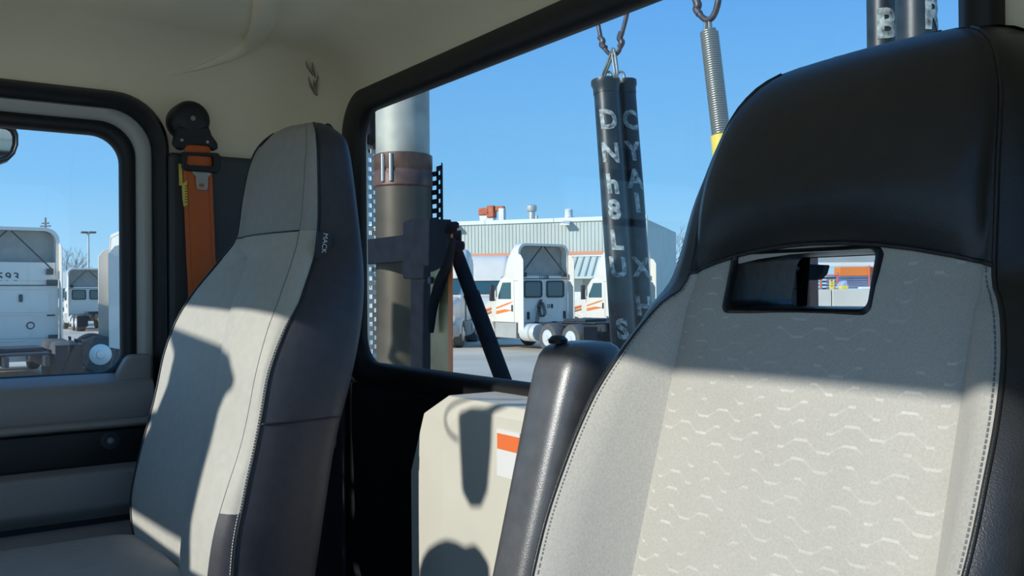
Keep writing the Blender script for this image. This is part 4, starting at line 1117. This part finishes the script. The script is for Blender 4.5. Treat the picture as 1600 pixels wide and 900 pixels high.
    mb = MB(); mb.prism([(3.05, -1.12, .45), (3.45, -.9, .45), (3.52, -.5, .45), (3.52, .5, .45), (3.45, .9, .45), (3.05, 1.12, .45)], (0, 0, .42)); bld(mb, 'bumper', 'skirt', bevel=.04)
    for s_ in (-1, 1):
        # fender over the front wheel
        fs_ = []
        for k in range(9):
            a = math.pi*(.02 + .96*k/8)
            fs_.append([(2.35+.72*math.cos(a), s_*.72, .52+.66*math.sin(a)), (2.35+.70*math.cos(a), s_*1.14, .52+.62*math.sin(a)), (2.35+.62*math.cos(a), s_*1.16, .52+.54*math.sin(a))])
        mb = MB(); mb.grid(fs_); bld(mb, 'fender', color, smooth=60, solid=.03)
        if stripe:
            mb = MB()
            for q0 in (0, .13):
                mb.prism([(2.0, s_*1.06, 1.36+q0), (2.7, s_*.98, 1.28+q0), (2.7, s_*.98, 1.33+q0), (2.0, s_*1.06, 1.42+q0)], (0, s_*.03, 0))
            bld(mb, 'hood_stripe', 'orange_paint', hd)
        mb = MB(); mb.prism([(3.10, s_*.86, 1.02), (3.38, s_*.70, 1.02), (3.30, s_*.72, 1.30), (3.05, s_*.88, 1.24)], (0, s_*.06, 0)); bld(mb, 'headlight', 'hub', bevel=.015)
    # frame, tank, wheels
    for s_ in (-1, 1):
        mb = MB(); fz = -.30 if S > 0 else 0; mb.box((-4.0 if S < 1 else -2.45, s_*.42-.05, .78+fz), (3.0, s_*.42+.05, 1.02+fz)); bld(mb, 'frame_rail', 'truck_dark')
        mb = MB(); mb.lathe((-.45-S*0, s_*.88, .66), (1,0,0), [(.0,-.42),(.30,-.42),(.33,-.36),(.33,.40),(0,.40)], 20); tk = bld(mb, 'fuel_tank', 'hub', smooth=50)
        mb = MB(); mb.lathe((-.62, s_*.88, .66), (1,0,0), [(.338,-.04),(.338,.04)], 20); bld(mb, 'tank_strap', 'skirt', tk, smooth=50)
    mb = MB(); fx = 1.3 if S >= 1 else 0; mb.box((-3.6+fx, -.55, 1.02+fz), (-1.7+fx*.3, .55, 1.08+fz)); mb.box((-3.0+fx*.7, -.5, 1.08+fz), (-1.8+fx*.3, .5, 1.18+fz)); bld(mb, 'fifth_wheel', 'truck_dark', bevel=.02)
    def wheel(x, yo, s_, wd, name='wheel'):
        mb = MB(); mb.lathe((x, yo, .515), (0, s_, 0), [(.26,-wd/2),(.48,-wd/2),(.515,-wd*.36),(.515,wd*.36),(.48,wd/2),(.30,wd/2)], 26); wl = bld(mb, name, 'tire', smooth=35)
        mb = MB(); mb.lathe((x, yo, .515), (0, s_, 0), [(.29,wd*.48),(.285,wd*.5+.012),(.25,wd*.5+.02),(.12,wd*.5+.035),(.10,wd*.5+.07),(0,wd*.5+.075)], 22); bld(mb, 'hub', 'hub', wl, smooth=50)
    for s_ in (-1, 1):
        wheel(2.35, s_*.98, s_, .30)
        wheel(-1.75, s_*.92, s_, .52)
        if S < 1: wheel(-3.05, s_*.92, s_, .52)
        mb = MB(); tl = -3.8 if S < 1 else -2.35; mb.box((tl, s_*.92-.30, .28), (tl+.03, s_*.92+.30, .95)); bld(mb, 'mud_flap', 'tire_dark')
    return t

def place(px, depth): p = at(px, 458, depth); return (p.x, p.y)
def heading_deg(d): return math.radians(d)
truck('white day-cab truck seen from behind in the rear window, V brace in its roof deflector', place(850, 33.6), heading_deg(180), True, '11208')
truck('white truck with plain pressed back wall numbered 593 in the door window', place(8, 24.0), heading_deg(181), False, '1593', stripe=False, sleeper=.9)
truck('white truck facing right behind the door frame, beside the truck numbered 593', place(250, 26.5), heading_deg(86.2), False, stripe=True, sleeper=1.2)
truck('small distant white truck between the two trucks of the door window', place(137, 58), heading_deg(180), True, stripe=False, detail=False)
truck('second small distant white truck showing its front, left of the distant one', place(102, 66), heading_deg(-10), False, stripe=False, detail=False)
truck('white truck facing the cab with its windscreen behind the diagonal brace', place(764, 45), heading_deg(-38), True, stripe=False, detail=False)
truck('white truck facing the cab with its hood just right of the rack post', place(694, 37.5), heading_deg(-40), True, stripe=False, detail=False)
truck('white truck with orange door stripe partly behind the hanging stake pipes', place(985, 38), heading_deg(180), True, stripe=True, detail=False)

# ------------------------------------------------------------------ depot building behind the trucks
def ground_at(px, depth): p = at(px, 458, depth); return Vector((p.x, p.y, 0))
GA = ground_at(560, 65.0); GB = ground_at(1012, 58.5)
gd = (GB-GA); GL = gd.length; gd.normalize(); gn = Vector((gd.y, -gd.x, 0))       # gn: towards the cab
if gn.dot(GA) > 0: gn = -gn
bld_o = thing('depot_building', 'long pale green corrugated depot with orange stripe and slanted awning behind the trucks', 'building', tuple((GA+GB)/2), 0, cabz=False)
def fp(u, out, z): v = GA + gd*u + gn*out; return (v.x, v.y, z)
def fbox(mb, u0, u1, o0, o1, z0, z1):
    return mb.prism([fp(u0, o0, z0), fp(u1, o0, z0), fp(u1, o1, z0), fp(u0, o1, z0)], (0, 0, z1-z0))
ZT = 6.85
mb = MB(); fbox(mb, 0, GL, -14, 0, 0, ZT); mb.build('wall', M['wall_metal'], bld_o, cabz=False)
mb = MB()
k = .2
while k < GL:
    fbox(mb, k, k+.09, 0, .035, 4.85, ZT-.05); k += .25
o = mb.build('wall_ribs', M['wall_metal'], bld_o, cabz=False); o['kind'] = 'stuff'
k = 0
while k < GL-.1:
    mb = MB(); fbox(mb, k, min(k+4.9, GL), -.3, .12, ZT, ZT+.28); mb.build('parapet_cap', M['parapet'], bld_o, cabz=False, bevel=.02); k += 4.92
mb = MB(); fbox(mb, 0, GL, 0, .14, 4.62, 4.84); mb.build('stripe', M['stripe'], bld_o, cabz=False)
mb = MB(); fbox(mb, 0, GL, 0, .10, 4.50, 4.62); mb.build('stripe_edge', M['parapet'], bld_o, cabz=False)
mb = MB(); mb.prism([fp(0, .02, 4.5), fp(0, 1.7, 3.15), fp(0, 1.7, 3.0), fp(0, .02, 4.3)], gd*GL); mb.build('awning', M['awning'], bld_o, cabz=False)
mb = MB(); k = .1
while k < GL:
    mb.prism([fp(k, .02, 4.58), fp(k, 1.72, 3.22), fp(k, 1.72, 3.14), fp(k, .02, 4.49)], gd*.09); k += .45
o = mb.build('awning_ribs', M['awning_rib'], bld_o, cabz=False); o['kind'] = 'stuff'
def upx(px):                                        # distance along the front at which a pixel column meets it
    r = ray(px, 450); a = Matrix(((gd.x, -r.x), (gd.y, -r.y))); 
    sol = a.inverted() @ Vector((-GA.x, -GA.y)); return sol.x
for px in (713, 887):
    u_ = upx(px); mb = MB(); mb.prism([fp(u_-.25, .05, ZT-.05), fp(u_+.25, .05, ZT-.05), fp(u_+.35, .7, ZT-.3), fp(u_-.35, .7, ZT-.3)], (0, 0, .16)); mb.build('flood_lamp', M['galv'], bld_o, cabz=False, bevel=.03)
mb = MB()
for k in range(7):
    u_ = GL*.30 + k*6.2
    if u_+4 > GL: break
    mb = MB(); fbox(mb, u_, u_+4.2, .0, .06, .05, 3.0); mb.build('dock_door', M['parapet'], bld_o, cabz=False, bevel=.02)
# roof units
zr = ZT+.28
def rooft(name, label, px, cat):
    u_ = upx(px); p = fp(u_, -1.2, ZT); return thing(name, label, cat, p, 0, cabz=False), u_
t, u_ = rooft('roof_exhaust_unit', 'rusty orange rooftop exhaust unit with two hooded ducts on the depot', 761, 'vent')
mb = MB(); fbox(mb, u_-.85, u_-.25, -1.5, -.9, ZT, ZT+.75); mb.build('duct', M['galv'], t, cabz=False, bevel=.03)
mb = MB(); fbox(mb, u_-.9, u_-.1, -1.6, -.8, ZT+.75, ZT+1.25); mb.build('hood', M['rust_orange'], t, cabz=False, bevel=.05)
mb = MB(); fbox(mb, u_-.35, u_+.2, -1.4, -.9, ZT, ZT+.6); mb.build('duct', M['galv'], t, cabz=False, bevel=.03)
mb = MB(); fbox(mb, u_-.3, u_+.25, -1.5, -.8, ZT+.55, ZT+1.4); mb.build('fan_housing', M['rust_orange'], t, cabz=False, bevel=.06)
mb = MB(); fbox(mb, u_+.25, u_+.95, -1.3, -.95, ZT+1.0, ZT+1.35); mb.build('cross_duct', M['rust_orange'], t, cabz=False, bevel=.05)
mb = MB(); fbox(mb, u_+.55, u_+.98, -1.35, -.9, ZT, ZT+1.2); mb.build('duct', M['galv'], t, cabz=False, bevel=.04)
t, u_ = rooft('roof_vent', 'slim silver rooftop vent stack with a cap in the middle of the depot roof', 824, 'vent')
c = fp(u_, -1.2, ZT)
MB().lathe(c, (0,0,1), [(.22,0),(.22,.95)], 14).build('stack', M['galv'], t, cabz=False, smooth=50)
MB().lathe((c[0], c[1], ZT+.9), (0,0,1), [(.30,0),(.36,.1),(.36,.38),(.25,.46),(0,.5)], 16).build('cap', M['galv'], t, cabz=False, smooth=50)
c2 = fp(u_+.35, -1.2, ZT); MB().lathe(c2, (0,0,1), [(.11,0),(.11,.6),(0,.62)], 10).build('short_pipe', M['galv'], t, cabz=False, smooth=50)
t, u_ = rooft('roof_vent', 'short round white rooftop vent at the right of the depot roof', 884, 'vent')
c = fp(u_, -1.0, ZT)
MB().lathe(c, (0,0,1), [(.42,0),(.42,.40),(.30,.42)], 16).build('base', M['galv'], t, cabz=False, smooth=50)
MB().lathe((c[0], c[1], ZT+.38), (0,0,1), [(.28,0),(.26,.45),(.30,.50),(.22,.58),(0,.6)], 16).build('drum', M['parapet'], t, cabz=False, smooth=50)

# grey flat-roofed building at the far right of the rear window
t = thing('grey_warehouse', 'plain grey flat-roofed warehouse seen just right of the hanging stake pipes', 'building', tuple(ground_at(1040, 66)), 0, cabz=False)
A = ground_at(1014, 80); B = ground_at(1048, 84); d_ = (B-A).normalized(); n_ = Vector((-d_.y, d_.x, 0))
if n_.dot(A) < 0: n_ = -n_
mb = MB(); mb.prism([tuple(A), tuple(B), tuple(B+n_*8), tuple(A+n_*8)], (0,0,7.3)); mb.build('wall', M['far_grey'], t, cabz=False)
mb = MB(); mb.prism([(A.x, A.y, 7.3), (B.x, B.y, 7.3), tuple(B+n_*8+Vector((0,0,7.3))), tuple(A+n_*8+Vector((0,0,7.3)))], (0,0,.25)); mb.build('roof_edge', M['parapet'], t, cabz=False)
mb = MB(); q0 = A.lerp(B, .55) - n_*.06; q1 = A.lerp(B, .95) - n_*.06
mb.prism([(q0.x, q0.y, 2.6), (q1.x, q1.y, 2.6), (q1.x, q1.y, 4.2), (q0.x, q0.y, 4.2)], n_*.05); mb.build('window', M['truck_glass'], t, cabz=False)

# ------------------------------------------------------------------ poles and bare trees
t = thing('utility_pole', 'thin dark utility pole with crossarms above the numbered truck', 'pole', tuple(ground_at(71, 95)), cabz=False)
p = at(71, 340, 95); mb = MB(); mb.tube([(p.x, p.y, 0), (p.x, p.y, p.z)], [.14, .09], 8); mb.build('pole', M['pole'], t, cabz=False, smooth=60)
for y_, hw in ((349, 5.5), (353.5, 8)):
    a = at(71-hw, y_, 95); b = at(71+hw, y_-.5, 95); mb = MB(); mb.tube([a, b], .09, 6); mb.build('crossarm', M['pole'], t, cabz=False)
t = thing('light_pole', 'tall grey twin-headed yard light pole between the two near trucks', 'light', tuple(ground_at(138, 80)), cabz=False)
p = at(138, 365, 80); mb = MB(); mb.tube([(p.x, p.y, 0), (p.x, p.y, p.z)], [.12, .08], 8); mb.build('pole', M['galv'], t, cabz=False, smooth=60)
for q in ((132, 363.5), (144, 363.5)):
    a = at(138, 366, 80); b = at(*q, 80); mb = MB(); mb.tube([a, b], .05, 6); l_ = mb.build('arm', M['galv'], t, cabz=False)
    mb = MB(); mb.box((b.x-.3, b.y-.3, b.z-.06), (b.x+.3, b.y+.3, b.z+.10)); mb.build('lamp_head', M['pole'], t, cabz=False, bevel=.03)
def bare_tree(label, px, depth, ytop, spread):
    base = ground_at(px, depth); top = at(px, ytop, depth)
    t = thing('bare_tree', label, 'tree', tuple(base), cabz=False)
    hgt = top.z; rng = random.Random(int(px))
    tr_, bb = MB(), MB()
    def grow(p, d, L, r, lvl):
        q = p + d*L
        (tr_ if lvl < 2 else bb).tube([p, p.lerp(q, .5) + Vector((rng.uniform(-1,1), rng.uniform(-1,1), 0))*L*.05, q], [r, r*.85, r*.65], 5 if lvl < 2 else 3, cap=False)
        if lvl >= 5: return
        for k in range(3 if lvl < 4 else 4):
            a = rng.uniform(0, 2*math.pi); tl = rng.uniform(.35, .75)*spread
            nd = (d + Vector((math.cos(a)*tl, math.sin(a)*tl, rng.uniform(.0, .35)))).normalized()
            grow(q if k else p.lerp(q, .75), nd, L*rng.uniform(.62, .80), r*.58, lvl+1)
    grow(base, Vector((0,0,1)), hgt*.30, hgt*.018, 0)
    tr_.build('trunk', M['bark'], t, cabz=False, smooth=60)
    o = bb.build('branches', M['bark'], t, cabz=False); o['kind'] = 'stuff'
bare_tree('bare leafless tree above the distant trucks in the door window', 102, 85, 376, 1.0)
bare_tree('bare leafless tree beyond the grey warehouse in the rear window', 1042, 100, 330, 1.0)

# ------------------------------------------------------------------ yard seen through the slot in the driver seat
lw_ = thing('loading_wall', 'low pale concrete loading wall seen through the seat slot', 'wall', tuple(ground_at(1330, 40)), cabz=False)
A = ground_at(1180, 42); B = ground_at(1480, 42); d_ = (B-A).normalized(); n_ = Vector((-d_.y, d_.x, 0))
if n_.dot(A) < 0: n_ = -n_
Ls = (B-A).length/5
for k in range(5):
    a = A + d_*(Ls*k+.02); b = A + d_*(Ls*(k+1)-.02)
    mb = MB(); mb.prism([tuple(a), tuple(b), tuple(b+n_*12), tuple(a+n_*12)], (0,0,2.14)); mb.build('slab', M['dock_concrete'], lw_, cabz=False, bevel=.03)
def sbox(name, px0, px1, y0, y1, depth, thick, m_, parent):
    a = at(px0, y1, depth); b = at(px1, y1, depth); h_ = at(px0, y0, depth).z - a.z
    a.z = b.z = max((a.z+b.z)/2, 2.15); h_ = max(h_, .04)
    mb = MB(); mb.prism([tuple(a), tuple(b), tuple(b+n_*thick), tuple(a+n_*thick)], (0,0,h_)); return mb.build(name, M[m_], parent, cabz=False, bevel=.015)
rk = thing('storage_rack', 'storage rack with orange top and blue stock on the loading wall', 'rack', tuple(at(1340, 452, 46)), cabz=False)
sbox('top_panel', 1312, 1372, 417, 431, 46, .8, 'orange_paint', rk)
for k in range(5): sbox('stock_board', 1308, 1371, 431.2+k*4, 434.6+k*4, 46, 1.6, 'blue_stock', rk)
for px in (1358, 1370): sbox('upright', px, px+2, 415, 452, 45.8, .1, 'red_post', rk)
sbox('white_board', 1345, 1371, 449, 452.5, 45.5, .4, 'parapet', rk)
rf = thing('red_frame', 'red steel frame around dark shelves on the loading wall', 'frame', tuple(at(1296, 452, 44)), cabz=False)
sbox('upright', 1282, 1285, 429, 455, 44, .1, 'red_post', rf); sbox('upright', 1308, 1311, 429, 455, 44, .1, 'red_post', rf); sbox('crossbar', 1282, 1311, 429, 431.5, 44, .1, 'red_post', rf)
for k in range(4): sbox('shelf', 1285, 1308, 433+k*5.5, 435.5+k*5.5, 44.2, .8, 'blue_stock', rf)
ys = thing('yellow_stand', 'small yellow stand inside the red frame', 'stand', tuple(at(1301, 453, 43.6)), cabz=False)
for k in range(4): sbox('step', 1297, 1304, 440+k*3.6, 442.6+k*3.6, 43.6, .12, 'yellow', ys)
sbox('post', 1297, 1298.5, 440, 455, 43.6, .12, 'yellow', ys); sbox('post', 1302.5, 1304, 440, 455, 43.6, .12, 'yellow', ys)
tb = thing('blue_tarp', 'pale blue tarp heap on the loading wall beside the red frame', 'tarp', tuple(at(1318, 453, 43)), cabz=False)
mb = MB(); pts = [at(1311, 451.2, 43), at(1327, 451.2, 43), at(1324, 438, 43), at(1319, 439, 43)]; mb.prism([tuple(p) for p in pts], n_*.7); mb.build('sheet', M['tarp_blue'], tb, cabz=False, bevel=.05)
yb = tag(sbox('yellow_box', 1315, 1326, 450.5, 456, 42.2, .4, 'yellow', None), 'small yellow box at the edge of the loading wall', 'box')
cl_ = thing('pallet_stack', 'small stack of orange and grey pallets left of the red frame', 'pallets', tuple(at(1270, 453, 43)), cabz=False)
for k in range(4): sbox('pallet', 1262+k, 1279-k, 452-k*3.2, 454.4-k*3.2, 43, .9, ('orange_paint', 'galv', 'yellow', 'galv')[k], cl_)
cn = thing('canopy', 'grey flat canopy with a white fascia above the storage rack', 'canopy', tuple(at(1330, 410, 47)), cabz=False)
sbox('roof', 1200, 1460, 398, 411, 47, 6, 'far_grey', cn); sbox('fascia', 1200, 1460, 410, 416.5, 46.9, .15, 'parapet', cn)
for px in (1205, 1450): sbox('column', px, px+4, 411, 456, 47.2, .2, 'galv', cn)

# painted bay line on the yard
pl_ = thing('bay_line', 'short pale painted bay line on the yard right of the rack post', 'line', tuple(ground_at(735, 38)), cabz=False)
a = at(690, 458, 37); b = at(790, 458, 40); dd = Vector((b.x-a.x, b.y-a.y, 0)).normalized(); nn = Vector((-dd.y, dd.x, 0))*.25
MB().prism([(a.x, a.y, .002), (b.x, b.y, .002), (b.x+nn.x, b.y+nn.y, .002), (a.x+nn.x, a.y+nn.y, .002)], (0, 0, .004)).build('paint', M['parapet'], pl_, cabz=False)
